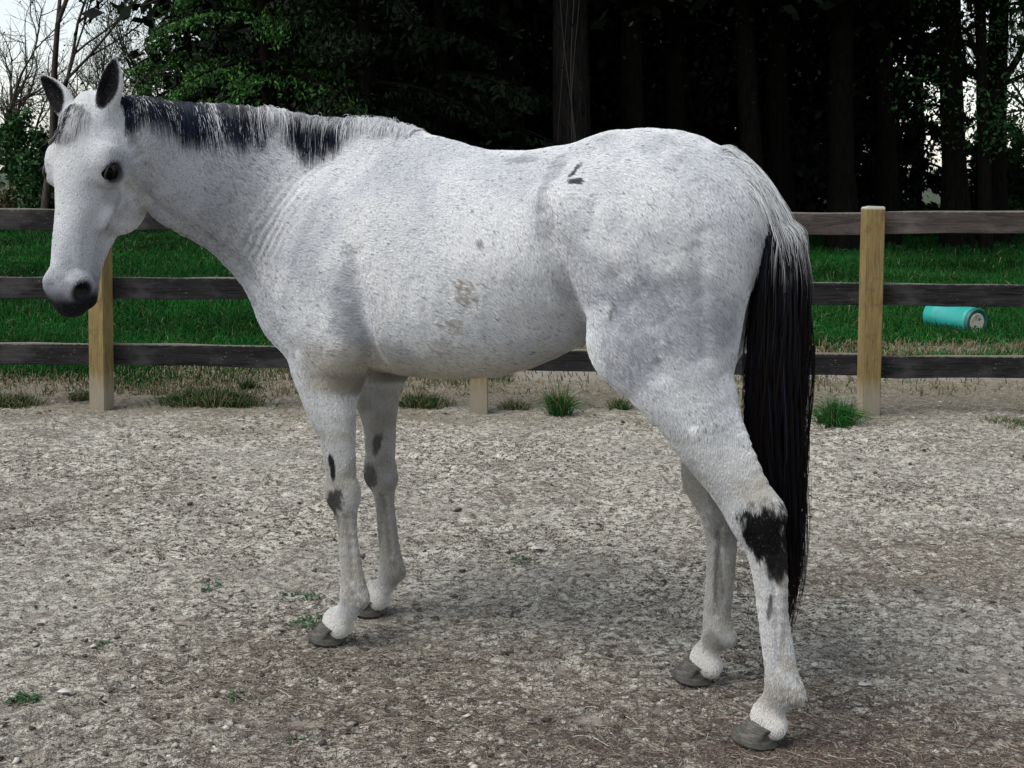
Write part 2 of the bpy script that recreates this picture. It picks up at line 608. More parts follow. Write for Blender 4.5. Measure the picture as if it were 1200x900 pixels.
# eye openings, nostrils, mouth
EYES = []
for s_ in (1, -1):
    ec = (.204, -.057, s_ * .098)
    EYES.append(ec)
    HD.append(hell((.204, -.057, s_ * .106), (.034, .025, .024), k=.009, op='sub', rot=('Z', 20)))
    HD.append(hell((.582, -.042, s_ * .064), (.036, .023, .028), k=.010, op='sub', rot=('Z', -35)))
HD.append(hell((.618, -.100, 0), (.050, .0055, .07), k=.010, op='sub', rot=('Z', -10)))
P.append(Group(HD, .018))
def project_surface(p):
    for _ in range(3):
        ds = sdf_points(P, p)
        ds = np.where(np.abs(ds) > .3, 0, ds)
        p = p - sdf_grad(P, p) * ds[:, None]
    return p
_g = GROOVE
P.append(Tube([(*q, r_, r_) for q, r_ in zip(_g, (.007, .011, .015, .018, .018))], n=9, side=(.9, -.3, 0), k=.030, op='sub'))

def seg2(x, z, a, b):
    """distance and position along a segment in the X-Z plane"""
    ax, az = a; dx, dz = b[0] - ax, b[1] - az
    L2 = dx * dx + dz * dz
    t = ((x - ax) * dx + (z - az) * dz) / L2
    tc = np.clip(t, 0, 1)
    px, pz = x - ax - tc * dx, z - az - tc * dz
    return np.sqrt(px * px + pz * pz), t, ((x - ax) * dz - (z - az) * dx) / math.sqrt(L2)

def gauss(d, w):
    return np.exp(-(d / w) ** 2)

def body_disp(p):
    """folds, muscle relief and skin unevenness (added to the distance: positive = hollow)"""
    X, Y, Z = p[:, 0], p[:, 1], p[:, 2]
    n1 = vnoise(p, 5.5, 3, 1)
    d = 0.004 * n1 + (0.0028 * vnoise(p, 13, 4, 2) + 0.0008 * vnoise(p, 38, 5, 2)) * (.35 + .65 * smoothstep(.6, .9, Z))
    side = smoothstep(.06, .15, np.abs(Y))
    body = side * smoothstep(.80, .9, Z)
    # behind the upper arm
    g, t, q = seg2(X + .012 * n1, Z, (-.175, 1.24), (-.165, .90))
    d += body * (.019 * gauss(g, .038) - .008 * gauss(seg2(X, Z, (-.09, 1.20), (-.10, .98))[0], .045))
    # front edge of the shoulder blade, spine of the blade
    g, t, q = seg2(X, Z, (.05, 1.50), (.22, 1.20))
    d += body * .007 * gauss(g, .04)
    d -= body * .0035 * gauss(seg2(X, Z, (-.03, 1.50), (.10, 1.12))[0], .022)
    # skin folds where the neck bends into the shoulder (near side)
    fold = np.where(Y > .05, 1.0, 0.0) * gauss(q, .055) * smoothstep(-.15, .15, t) * (1 - smoothstep(.8, 1.15, t)) * smoothstep(1.1, 1.2, Z)
    d += fold * .0014 * (1 + 1.0 * vnoise(p, 11, 12, 1)) * np.sin((q + .022 * vnoise(p, 7, 9, 2)) * 2 * math.pi / .024)
    # jugular groove
    g, t, _ = seg2(X, Z, (.44, 1.44), (.20, 1.14))
    d += .011 * gauss(g, .020) * smoothstep(.06, .12, Y)
    # flank hollow and fold to the stifle
    g, t, _ = seg2(X + .015 * n1, Z, (-.80, 1.38), (-.90, 1.07))
    d += body * .018 * gauss(g, .036)
    d -= body * .005 * gauss(seg2(X, Z, (-.82, 1.14), (-.92, 1.05))[0], .025)
    d -= body * .003 * gauss(seg2(X, Z, (-.66, 1.02), (-.90, 1.065))[0], .03)
    # ribs
    rb = body * smoothstep(-.24, -.32, X) * smoothstep(-.80, -.68, X) * smoothstep(1.5, 1.35, Z) * smoothstep(.92, 1.0, Z)
    d += rb * .0004 * np.sin((X + .25 * (Z - 1.2)) * 2 * math.pi / .068)
    # thigh and gaskin muscle edges
    d += body * .006 * gauss(seg2(X, Z, (-1.23, 1.34), (-1.24, 1.02))[0], .018)
    d += body * .010 * gauss(seg2(X, Z, (-1.02, 1.22), (-1.13, .98))[0], .028)
    d += side * .008 * gauss(seg2(X, Z, (-1.13, 1.00), (-1.21, .84))[0], .014)
    # cannons: hollow between bone and tendon
    for (a, b, yy) in (((-.058, .42), (-.080, .22), .13), ((-.022, .42), (-.045, .22), -.13), ((-1.415, .48), (-1.435, .22), .135), ((-1.18, .48), (-1.17, .22), -.145)):
        g, t, _ = seg2(X, Z, a, b)
        d += .0075 * gauss(g, .0075) * np.where(np.abs(Y - yy) < .07, 1, 0)
    # chest and shoulder point, girth, hip strap
    d += body * .008 * gauss(seg2(X, Z, (.22, 1.08), (.08, .95))[0], .022)
    d -= body * .006 * gauss(seg2(X, Z, (-.86, 1.42), (-.99, 1.12))[0], .030)
    d += body * .005 * gauss(seg2(X, Z, (-.96, 1.40), (-1.10, 1.10))[0], .018)
    # knee and hock bones
    for (c_, r_) in (((-.010, .52), .014), ((-.045, .50), .012), ((-.060, .545), .012), ((-1.36, .56), .016), ((-1.39, .62), .016), ((-1.09, .56), .016), ((-1.12, .62), .016)):
        d += .0030 * gauss(np.hypot(X - c_[0], Z - c_[1]), r_)
    hm = Y > .42
    if hm.any():
        q = (p[hm] - HEAD_O) @ HM
        a, b, c = q[:, 0] / HL, q[:, 1] / HT, np.abs(q[:, 2]) / HT
        e = np.zeros(len(a))
        e += .007 * gauss(np.sqrt(((a - .115) / .7) ** 2 + (b + .055) ** 2 + (c - .080) ** 2), .026)      # hollow over the eye
        e -= .006 * gauss(seg2(a, b, (.255, -.110), (.375, -.083))[0], .011) * (c > .035)               # facial crest
        e += .006 * gauss(seg2(a, b, (.27, -.060), (.44, -.055))[0], .018) * (c > .03)                   # hollow beside the nasal bone
        e += .006 * gauss(seg2(a, b, (.30, -.130), (.43, -.105))[0], .016) * (c > .02)                   # below the crest
        e -= .003 * gauss(seg2(a, b, (.42, -.030), (.56, -.035))[0], .010) * (c > .03)
        e -= .004 * gauss(seg2(a, b, (.23, -.045), (.20, -.100))[0], .010) * (c > .06)                   # lower lid fold
        d[hm] += e
    # forearm muscle edge
    d += .004 * gauss(seg2(X, Z, (.03, .86), (.0, .62))[0], .010) * side * smoothstep(-.4, -.3, X)
    return d
BODY_LO, BODY_HI = (-1.56, -.36, 0.02), (.72, .90, 1.92)
bv, bq = surface_net(P, BODY_LO, BODY_HI, RES, body_disp)

# ------------------------------------------------------------ horse: coat colours, hair, hooves, eyes
horse = empty("horse", HORSE_LOC, HORSE_RZ)
tag(horse, "flea-bitten grey horse with a black tail, standing side-on with its head turned to look out", "horse")

def headc(p):
    q = (p - HEAD_O) @ HM
    return q[:, 0] / HL, q[:, 1] / HT, q[:, 2] / HT

def blob(p, c, r, rot=0.0, jag=.35, f=30, seed=1):
    """0..1 ragged patch in the X-Z plane around c"""
    dx, dz = p[:, 0] - c[0], p[:, 2] - c[1]
    cs, sn = math.cos(rot), math.sin(rot)
    u, v = (dx * cs + dz * sn) / r[0], (-dx * sn + dz * cs) / r[1]
    d = np.sqrt(u * u + v * v) + jag * vnoise(p, f, seed, 3) + .30 * vnoise(p * np.array([1, 1, .4]), 170, seed + 3, 2)
    return 1 - smoothstep(.70, 1.12, d)

def coat(p, fine=False):
    """coat pigment at points of the horse frame"""
    X, Y, Z = p[:, 0], p[:, 1], p[:, 2]
    a, b, c = headc(p)
    n = len(p)
    ishead = smoothstep(.0, .06, b + .26 + .25 * a) * np.where((Y > .42) & (a < .75), 1, 0) * (1 - smoothstep(.098, .112, c))
    col = np.tile(np.array([.70, .71, .725], dtype=np.float32), (n, 1))
    def put(m, cc):
        nonlocal col
        col = col * (1 - m[:, None]) + np.array(cc, dtype=np.float32) * m[:, None]
    n_lo = vnoise(p, 4.5, 21, 3)
    n_md = vnoise(p, 22, 22, 3)
    # neck is more heavily flecked with grey
    neck = smoothstep(.02, .30, X) * smoothstep(1.05, 1.25, Z) * (1 - ishead)
    put(neck * .58, (.30, .31, .335))
    # cool grey dapples
    put(smoothstep(-.25, .5, n_lo + .45 * n_md) * .40, (.37, .39, .45))
    put(smoothstep(.05, .5, vnoise(p, 11, 58, 3)) * .35 * smoothstep(-.75, -.95, X) , (.30, .315, .36))
    for cc, r, k in (((-1.06, 1.08), (.08, .10), .55), ((-.93, 1.22), (.10, .07), .42), ((-1.21, 1.15), (.07, .10), .35), ((-.15, 1.12), (.06, .14), .35), ((-.80, 1.42), (.025, .08), .60),
                     ((.20, 1.10), (.06, .10), .4), ((-.28, .93), (.10, .05), .45), ((-.66, 1.53), (.06, .008), .6)):
        put(blob(p, cc, (r[0] * 1.25, r[1] * 1.25), jag=.9, f=11, seed=31) * k * (.45 + .55 * smoothstep(-.4, .4, vnoise(p, 70, 35, 2))), (.24, .25, .30))
    # tan dust on belly and legs, painted shade with dirt under the girth
    belly = smoothstep(1.04, .88, Z + .03 * n_md) * smoothstep(.12, -.02, X) * smoothstep(-.95, -.85, X) * smoothstep(.80, .84, Z)
    put(belly * .62, (.42, .35, .22))
    legs = smoothstep(.86, .70, Z)
    put(legs * smoothstep(-.25, .4, n_md + n_lo) * .60, (.36, .31, .22))
    put(legs * (.38 + .25 * smoothstep(-.2, .5, n_lo)), (.37, .355, .32))
    for cc, r, k in (((-.567, 1.150), (.035, .045), .75), ((-.49, 1.06), (.05, .03), .6), ((-.09, .165), (.04, .05), .6), ((-1.47, .15), (.035, .06), .65), ((-.45, .99), (.05, .03), .35), ((-.07, .24), (.02, .06), .3)):
        put(blob(p, cc, r, jag=1.3, f=26, seed=33) * k * smoothstep(-.3, .3, vnoise(p, 110, 36, 2)), (.24, .19, .12))
    put(smoothstep(.90, .855, Z + .015 * n_md) * smoothstep(.02, -.06, X) * smoothstep(-.34, -.20, X) * smoothstep(.80, .82, Z) * .65, (.13, .11, .09))  # dirt and shade below the chest, both put into the coat colour
    # dark leg marks, then painted shade over the off legs
    near, off = np.where(Y > 0, 1.0, 0.0), np.where(Y < 0, 1.0, 0.0)
    put(near * blob(p, (-.016, .582), (.012, .050), -.1, .45) * .97, (.008, .008, .010))
    put(near * blob(p, (-.026, .465), (.038, .055), .3, .8) * .85, (.018, .018, .02))
    put(near * blob(p, (-.02, .41), (.02, .05), .3, .6) * .35, (.10, .10, .10))
    put(off * blob(p, (-.004, .595), (.017, .042), .25, .4) * .97, (.008, .008, .010))
    put(off * blob(p, (.034, .475), (.030, .068), .25, .6) * .95, (.010, .010, .012))
    put(off * blob(p, (.0, .34), (.02, .10), .1, .7) * .5, (.10, .09, .08))
    put(near * blob(p, (-1.408, .570), (.066, .088), -.5, .75, 16) * 1.0, (.004, .004, .005))
    put(near * blob(p, (-1.425, .500), (.030, .060), .1, .45, 22) * .97, (.005, .005, .006))
    put(near * blob(p, (-1.408, .375), (.006, .035), .12, .3) * .8, (.04, .04, .04))
    put(near * blob(p, (-1.44, .30), (.010, .06), .05, .6) * .45, (.12, .11, .10))
    put(off * np.where(X < -.9, 1, 0) * blob(p, (-1.19, .52), (.05, .10), 0, .6) * .62, (.12, .115, .11))
    put(off * np.where(X < -.9, 1, 0) * blob(p, (-1.175, .34), (.016, .13), 0, .5) * .70, (.10, .09, .08))
    put(off * np.where(X < -.9, 1, 0) * blob(p, (-1.16, .13), (.03, .04), 0, .6) * .6, (.16, .13, .08))
    put(off * legs * .38, (.27, .26, .235))  # far-side legs evenly darkened: shading put into the coat colour
    # white coronets
    cor = smoothstep(.125, .095, Z)
    put(cor * .75, (.72, .70, .66))
    # hip scar
    hip = np.maximum(blob(p, (-.868, 1.498), (.010, .024), .3, .35, 50), blob(p, (-.893, 1.472), (.030, .008), .0, .35, 50))
    put(near * hip * .92, (.03, .03, .04))
    put(near * blob(p, (-1.005, 1.135), (.004, .028), .35, .2) * .8, (.06, .06, .06))
    put(near * blob(p, (-.62, 1.30), (.012, .012), 0, .3) * .7, (.12, .11, .12))
    put(near * blob(p, (-1.21, 1.31), (.022, .006), -.5, .3) * .4, (.15, .15, .15))
    # head: whiter face, dark muzzle, rims and ears
    put(ishead * .45, (.66, .665, .67))
    put(ishead * smoothstep(.30, .48, a) * (.30 + .25 * n_md), (.36, .39, .46))
    put(ishead * smoothstep(.1, .5, vnoise(p, 16, 57, 2)) * .30, (.36, .36, .38))
    put(ishead * smoothstep(-.02, -.12, b) * smoothstep(.0, .5, n_md) * .35, (.25, .25, .27))
    mz = smoothstep(.475, .60, a + .05 * n_md) * np.where(Y > .42, 1, 0)
    put(mz * .80, (.13, .14, .175))
    put(smoothstep(.572, .612, a - .30 * (b + .05) + .02 * n_md) * np.where(Y > .42, 1, 0) * .97, (.006, .006, .008))
    for s_ in (1, -1):
        dn = np.sqrt(((a - .582) / .046) ** 2 + ((b + .042) / .033) ** 2 + ((c - s_ * .060) / .034) ** 2)
        put((1 - smoothstep(.62, 1.05, dn)) * .98, (.003, .003, .004))
        de = np.sqrt(((a - .204) / .041) ** 2 + ((b + .057) / .031) ** 2 + ((c - s_ * .105) / .034) ** 2)
        put((1 - smoothstep(.65, 1.15, de)) * .92, (.015, .015, .018))
        put((1 - smoothstep(.9, 2.0, de)) * .25, (.25, .25, .27))
    put((1 - smoothstep(.02, .05, np.sqrt((a - .27) ** 2 + (b + .10) ** 2))) * ishead * .45, (.20, .20, .22))
    for e in (EL, ER):
        dd = e[1].dist(p.astype(np.float32), p.min(0) - 9, p.max(0) + 9, 9)
        put(smoothstep(.011, .006, dd) * np.where(Z > 1.5, 1, 0), (.006, .006, .007))
        dt = np.sqrt(((p - e[2](.168, .0)) ** 2).sum(1))
        put(smoothstep(.035, .012, dt) * .75, (.08, .08, .09))
    col *= (1 + .05 * n_md)[:, None]
    # freckle density
    fr = .06 + .08 * n_lo + .36 * neck + .06 * smoothstep(.2, -.4, n_lo) - .06 * ishead - .08 * legs
    fr = fr * (1 - cor) + ishead * smoothstep(-.05, -.15, b) * .12
    return np.clip(col, .005, .8), np.clip(fr, .0, .6)

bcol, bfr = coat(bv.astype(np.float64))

# --- coat skin material: pigment from the coat, flecks and hair streaks in the bump
m_coat, nt, bs = new_mat("grey_coat")
at = N(nt, "ShaderNodeAttribute", attribute_name="coat")
v = mapping(nt, (1, 1, 1))
fl = noise(nt, 170, 3, .7, v)
st = noise(nt, 420, 3, .7, v)
c1 = mixc(nt, ramp(nt, [(.56, 0), (.66, .55)], fl.outputs[0]).outputs[0], at.outputs["Color"], (.10, .10, .11))
c2 = mixc(nt, ramp(nt, [(.3, .35), (.7, 0)], st.outputs[0]).outputs[0], c1, (.16, .16, .17), 'MULTIPLY')
nt.links.new(c2, bs.inputs["Base Color"])
bs.inputs["Roughness"].default_value = .7
bs.inputs["Specular IOR Level"].default_value = .06
nt.links.new(bump(nt, st.outputs[0], .6, .002), bs.inputs["Normal"])

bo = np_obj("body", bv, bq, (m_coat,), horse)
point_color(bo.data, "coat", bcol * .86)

# --- fur: short hairs over the whole body
m_hair, nt, bs = new_mat("fur")
at = N(nt, "ShaderNodeAttribute", attribute_name="coat")
nt.links.new(at.outputs["Color"], bs.inputs["Base Color"])
bs.inputs["Roughness"].default_value = .5
bs.inputs["Specular IOR Level"].default_value = .11
m_mane, nt, bs = new_mat("mane_hair")
at = N(nt, "ShaderNodeAttribute", attribute_name="coat")
nt.links.new(at.outputs["Color"], bs.inputs["Base Color"])
bs.inputs["Roughness"].default_value = .42
bs.inputs["Specular IOR Level"].default_value = .07

nrm = np.empty(len(bv) * 3, dtype=np.float32)
bo.data.vertex_normals.foreach_get("vector", nrm)
nrm = nrm.reshape(-1, 3)
CAM_L = np.array(HR.transposed() @ (Vector((0, 0, 1.5)) - Vector(HORSE_LOC)))

def flow(p):
    X, Y, Z = p[:, 0], p[:, 1], p[:, 2]
    a, b, c = headc(p)
    f = np.tile(np.array([-1.0, 0, -.45]), (len(p), 1))
    leg = smoothstep(1.0, .82, Z)[:, None]
    f = f * (1 - leg) + np.array([-.15, 0, -1.0]) * leg
    hq = (smoothstep(-.88, -1.05, X) * smoothstep(.8, .95, Z))[:, None]
    f = f * (1 - hq) + np.array([-.75, 0, -.85]) * hq
    fk = gauss(np.sqrt(((X + .78) / .13) ** 2 + ((Z - 1.20) / .2) ** 2), 1.0)[:, None]
    f = f + fk * np.array([.15, 0, -1.1])
    nk = (smoothstep(.05, .25, X) * smoothstep(1.0, 1.15, Z))[:, None]
    f = f * (1 - nk) + np.array([-.55, -.45, -.75]) * nk
    hd = (np.where(Y > .40, 1, 0) * smoothstep(-.30, -.22, b + .2 * a))[:, None]
    f = f * (1 - hd) + (HA * 1.0 - HB * .25)[None] * hd
    ears = np.where((a < -.01) & (Y > .40), 1, 0)[:, None]
    f = f * (1 - ears) - HA[None] * ears
    w = np.stack([vnoise(p, 7, 41, 2), vnoise(p, 7, 42, 2), vnoise(p, 7, 43, 2)], 1)
    w2 = np.stack([vnoise(p, 60, 44, 1), vnoise(p, 60, 45, 1), vnoise(p, 60, 46, 1)], 1)
    return f + .40 * w + .16 * w2

def grow_fur(nh):
    q = bq
    A_, B_, C_, D_ = bv[q[:, 0]], bv[q[:, 1]], bv[q[:, 2]], bv[q[:, 3]]
    ar = np.linalg.norm(np.cross(C_ - A_, D_ - B_), axis=1) * .5
    cen = (A_ + C_) * .5
    nq = nrm[q[:, 0]]
    vd = CAM_L - cen
    vd /= np.linalg.norm(vd, axis=1)[:, None]
    face = (nq * vd).sum(1)
    wt = ar * np.where(face > -.35, 1.0, .12)
    pick = RNG.choice(len(q), size=nh, p=wt / wt.sum())
    u, v = RNG.random((nh, 1)), RNG.random((nh, 1))
    root = (A_[pick] * (1 - u) + B_[pick] * u) * (1 - v) + (D_[pick] * (1 - u) + C_[pick] * u) * v
    n0 = nrm[q[pick, 0]] * (1 - u) * (1 - v) + nrm[q[pick, 1]] * u * (1 - v) + nrm[q[pick, 2]] * u * v + nrm[q[pick, 3]] * (1 - u) * v
    n0 /= np.linalg.norm(n0, axis=1)[:, None] + 1e-9
    p = root.astype(np.float64)
    f = flow(p)
    f -= (f * n0).sum(1)[:, None] * n0
    f /= np.linalg.norm(f, axis=1)[:, None] + 1e-9
    X, Y, Z = p[:, 0], p[:, 1], p[:, 2]
    a, b, c = headc(p)
    hd = (np.where(Y > .40, 1, 0) * smoothstep(-.30, -.22, b + .2 * a))
    L = .0125 * (1 - hd) + .006 * hd
    L = np.where(Z < .80, .009, L)
    L = np.where(Z < .10, .007, L)
    L = L * (.6 + .8 * RNG.random(nh))
    L = np.where(a > .56, np.where(hd > .5, .003, L), L)[:, None]
    lift = (.08 + .15 * RNG.random((nh, 1)))
    p1 = root + (f * .5 + n0 * lift * .6) * L
    p2 = root + (f * 1.0 + n0 * lift * .75) * L
    pts = np.stack([root - n0 * .0008, p1, p2], 1)
    rad = np.stack([np.full(nh, .00046), np.full(nh, .00042), np.full(nh, .00012)], 1)
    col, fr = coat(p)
    leg_ = Z < .95
    clump = vnoise(p * np.where(leg_[:, None], np.array([1, 1, .45]), np.array([.45, 1, .8])), 165, 51, 2)
    fleck = (clump > (.56 - fr * .75)) & (RNG.random(nh) < .8)
    single = RNG.random(nh) < fr * .6
    dark = np.array([.22, .22, .24])
    dk = (fleck | single)[:, None]
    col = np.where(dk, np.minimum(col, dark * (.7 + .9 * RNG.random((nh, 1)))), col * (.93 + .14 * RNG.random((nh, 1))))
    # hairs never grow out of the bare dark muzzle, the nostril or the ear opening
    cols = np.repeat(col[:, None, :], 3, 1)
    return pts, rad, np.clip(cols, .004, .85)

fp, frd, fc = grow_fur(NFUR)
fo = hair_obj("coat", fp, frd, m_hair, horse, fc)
fo['kind'] = 'stuff'
fo.name = "coat_hair"

# --- mane: strands rooted along the crest
CREST = catmull([(-.22, .0, 1.615), (-.06, .0, 1.645), (.10, .045, 1.665), (.20, .125, 1.685), (.30, .235, 1.700), (.385, .360, 1.705), (.45, .462, 1.712), (.480, .525, 1.714), (.508, .585, 1.716)], 200)
def crest_at(s):
    t = np.clip(s, 0, 1) * 199
    i = np.minimum(t.astype(int), 198)
    w = (t - i)[:, None]
    p = CREST[i] * (1 - w) + CREST[i + 1] * w
    T = CREST[np.minimum(i + 3, 199)] - CREST[np.maximum(i - 2, 0)]
    T /= np.linalg.norm(T, axis=1)[:, None]
    S = np.cross(np.array([0, 0, 1.0]), T)
    S /= np.linalg.norm(S, axis=1)[:, None]
    return p, T, S                     # S points to the near side

def settle(root, d0, L, k, stiff, drift):
    """bend strands over under their weight and keep them outside the body"""
    n = len(root)
    pts = np.zeros((n, k, 3))
    pts[:, 0] = root
    d = d0.copy()
    st = L / (k - 1)
    for j in range(1, k):
        d = d + np.array([0, 0, -1.0]) * stiff[:, None] + drift * .3
        d /= np.linalg.norm(d, axis=1)[:, None]
        q = pts[:, j - 1] + d * st[:, None]
        ds = sdf_points(P, q)
        g = sdf_grad(P, q)
        push = np.maximum(.005 + .004 * RNG.random(n) - ds, 0)
        push[ds > .5] = 0
        q = q + g * push[:, None]
        d = q - pts[:, j - 1]
        d /= np.linalg.norm(d, axis=1)[:, None] + 1e-9
        pts[:, j] = q
    return pts

def make_mane(n):
    s = RNG.random(n) * .965
    p, T, S = crest_at(s)
    # stretches along the crest: 0 withers .. 1 poll
    L = np.interp(s, [0, .08, .14, .18, .21, .35, .375, .39, .42, .44, .48, .80, .93, .97, 1.0], [.035, .05, .055, .08, .14, .15, .10, .05, .055, .13, .15, .125, .10, .06, .03])
    dark = np.interp(s, [0, .16, .20, .35, .38, .42, .45, .55, .97, 1], [0, .05, .97, .97, .12, .15, .85, .97, .98, .9])
    clump = np.floor(s * 75 + .8 * vnoise(np.stack([s * 40, s * 0, s * 0], 1), 1, 61))
    cr = _hash(clump.astype(np.int64), clump.astype(np.int64) * 0, clump.astype(np.int64) * 0, 5)
    cr2 = _hash(clump.astype(np.int64), clump.astype(np.int64) * 0, clump.astype(np.int64) * 0, 9)
    L = L * 1.35 * (.60 + .40 * RNG.random(n)) * (.62 + .50 * cr)
    across = RNG.normal(0, 1, n) * np.interp(s, [0, .3, 1], [.020, .014, .010])
    root = project_surface(p + S * across[:, None] - np.array([0, 0, .012]))
    lean = np.interp(s, [0, .15, .22, 1], [-.1, .1, .5, .7])
    short = np.interp(s, [0, .15, .21, .36, .40, .42, .45, .9, 1], [.9, .8, .1, .2, 1.0, .9, .2, .1, .6])
    d0 = S * (lean + .16 * RNG.normal(0, 1, n))[:, None] + np.array([0, 0, 1.0]) * (.15 + .75 * short + .10 * RNG.random(n))[:, None] + T * ((cr - .6) * .45 - .25 * short + .16 * RNG.normal(0, 1, n))[:, None]
    d0 /= np.linalg.norm(d0, axis=1)[:, None]
    stiff = .85 * (1 - .60 * short) + .25 * RNG.random(n)
    drift = S * .45 + T * ((cr2 - .55) * .5)[:, None] + RNG.normal(0, .10, (n, 3))
    pts = settle(root, d0, L, 9, stiff, drift)
    w = np.linspace(0, 1, 9)
    rad = np.repeat((.00050 * (1 - .65 * w))[None], n, 0)
    f2 = np.floor(s * 330 + .9 * vnoise(np.stack([s * 90, s * 0, s * 0], 1), 1, 63)).astype(np.int64)
    fr_ = _hash(f2, f2 * 0, f2 * 0, 14)
    isd = RNG.random(n) < dark * np.where(fr_ < .09, .35, 1.06)
    blk = np.array([.003, .004, .007]); blu = np.array([.012, .020, .055])
    mixb = (RNG.random(n) ** 2 * np.where(cr > .5, 1, .3))[:, None]
    base = blk * (1 - mixb) + blu * mixb
    wh = np.array([.72, .73, .75]) * (.70 + .45 * RNG.random((n, 1)))
    col = np.where(isd[:, None], base, wh)
    cols = np.repeat(col[:, None], 9, 1)
    # dark locks have pale roots over the withers end of the mane
    pr = np.interp(s, [0, .18, .38, .46, .6, 1], [.8, .85, .75, .35, .08, .02]) * isd
    fade = (1 - smoothstep(.10, .42, w))[None, :, None] * pr[:, None, None]
    cols = cols * (1 - fade) + wh[:, None] * fade
    return pts, rad, cols
mp, mr, mc = make_mane(NMANE)
hair_obj("mane", mp, mr, m_mane, horse, mc)

# --- forelock
n = NMANE // 8
ro = HEAD_O + (np.stack([RNG.normal(.022, .012, n), -.025 + RNG.normal(0, .010, n), RNG.normal(-.012, .020, n)], 1)) @ HM.T
ro = project_surface(ro)
d0 = (HA * .3 + HB * .6)[None] - HC[None] * (.1 + .3 * RNG.random((n, 1))) + RNG.normal(0, .25, (n, 3))
d0 /= np.linalg.norm(d0, axis=1)[:, None]
fpz = settle(ro, d0, (.04 + .06 * RNG.random(n)), 8, .9 + .3 * RNG.random(n), -HC[None] * .15 - HB[None] * .4 + RNG.normal(0, .15, (n, 3)))
wv = np.linspace(0, 1, 8)
lat = ((ro - HEAD_O) @ HC)
isd = (RNG.random(n) < np.where(lat < -.012, .72, .10))[:, None]
cc = np.where(isd, np.array([.012, .013, .02]), np.array([.55, .55, .56]) * (.6 + .5 * RNG.random((n, 1))))
hair_obj("forelock", fpz, np.repeat((.00045 * (1 - .6 * wv))[None], n, 0), m_mane, horse, np.repeat(cc[:, None], 8, 1))

# --- tail
def make_tail(n):
    k = 16
    t = RNG.random(n) ** 1.3                          # place along the dock
    DK = catmull([(-1.225, 0, 1.488), (-1.290, 0, 1.462), (-1.350, 0, 1.40), (-1.378, 0, 1.30), (-1.388, 0, 1.16)], 60)
    i = (t * 59).astype(int)
    c = DK[i]
    th_ = RNG.random(n) * 2 * math.pi
    rr = np.sqrt(RNG.random(n))
    wX = np.interp(t, [0, .25, 1], [.020, .034, .030])
    root = c + np.stack([np.cos(th_) * rr * wX, np.sin(th_) * rr * wX * 1.15, rr * 0], 1)
    root[:, 2] += np.where(t < .15, .012, 0) * rr
    zend = np.where(RNG.random(n) < .09, .12 + .34 * RNG.random(n), .36 + .62 * RNG.random(n) ** 1.25)
    short = (t < .30) & (RNG.random(n) < .62)
    zend = np.where(short, root[:, 2] - .10 - .22 * RNG.random(n), zend)
    # where each strand hangs inside the column
    a2 = th_ + RNG.normal(0, .5, n)
    r2 = np.clip(rr + RNG.normal(0, .15, n), 0, 1.05)
    cl = np.floor(a2 * 9)
    jit = (_hash(cl.astype(np.int64), (r2 * 3).astype(np.int64), cl.astype(np.int64) * 0, 3) - .5)
    w = np.linspace(0, 1, k)[None, :]
    z = root[:, 2:3] * (1 - w) + zend[:, None] * w
    hx = np.interp(z.ravel(), [.1, .4, .6, .8, 1.0, 1.2, 1.32, 1.42, 1.5], [.030, .036, .062, .078, .080, .068, .054, .034, .03]).reshape(z.shape)
    hc = np.interp(z.ravel(), [.1, .4, .6, .8, 1.0, 1.2, 1.34, 1.42, 1.5], [-1.362, -1.410, -1.388, -1.372, -1.374, -1.382, -1.380, -1.350, -1.28]).reshape(z.shape)
    hy = hx * .95
    tgtx = hc + hx * (r2 * np.cos(a2))[:, None] + .020 * jit[:, None] * w + .006 * np.sin(z * 14 + jit[:, None] * 20)
    tgty = hy * (r2 * np.sin(a2))[:, None] + .006 * np.cos(z * 11 + jit[:, None] * 30)
    bl = smoothstep(0, .16, (root[:, 2:3] - z))
    x = root[:, :1] * (1 - bl) + tgtx * bl
    y = root[:, 1:2] * (1 - bl) + tgty * bl
    # stray wisps
    strand = (RNG.random(n) < .05)[:, None]
    x = x + strand * np.clip(.9 - z, 0, 1) * (RNG.random((n, 1)) - .35) * .20
    pts = np.stack([x, y, z], 2)
    rad = np.repeat((.00075 * (1 - .55 * w)), n, 0)
    white = np.interp(t + .10 * RNG.normal(0, 1, n), [0, .14, .30, .42], [.97, .90, .35, .0]) * smoothstep(.35, -.5, np.cos(a2)) 
    isw = (RNG.random(n) < white)[:, None]
    blk = np.array([.004, .004, .005]); brn = np.array([.055, .026, .018]); blu = np.array([.02, .03, .06])
    m_ = (RNG.random((n, 1)) ** 3)
    base = blk * (1 - m_) + np.where(t[:, None] < .4, blu, brn * .3) * m_
    col = np.where(isw, np.array([.62, .63, .64]) * (.6 + .5 * RNG.random((n, 1))), base)
    cols = np.repeat(col[:, None], k, 1)
    low = smoothstep(.50, .30, z)[..., None] * .6
    cols = cols * (1 - low) + brn * low
    fade = (smoothstep(.10, .32, root[:, 2:3] - z))[..., None] * isw[:, None]
    cols = cols * (1 - fade) + blk * fade
    return pts, rad, cols
tp, tr_, tcl = make_tail(NTAIL)
hair_obj("tail", tp, tr_, m_mane, horse, tcl)

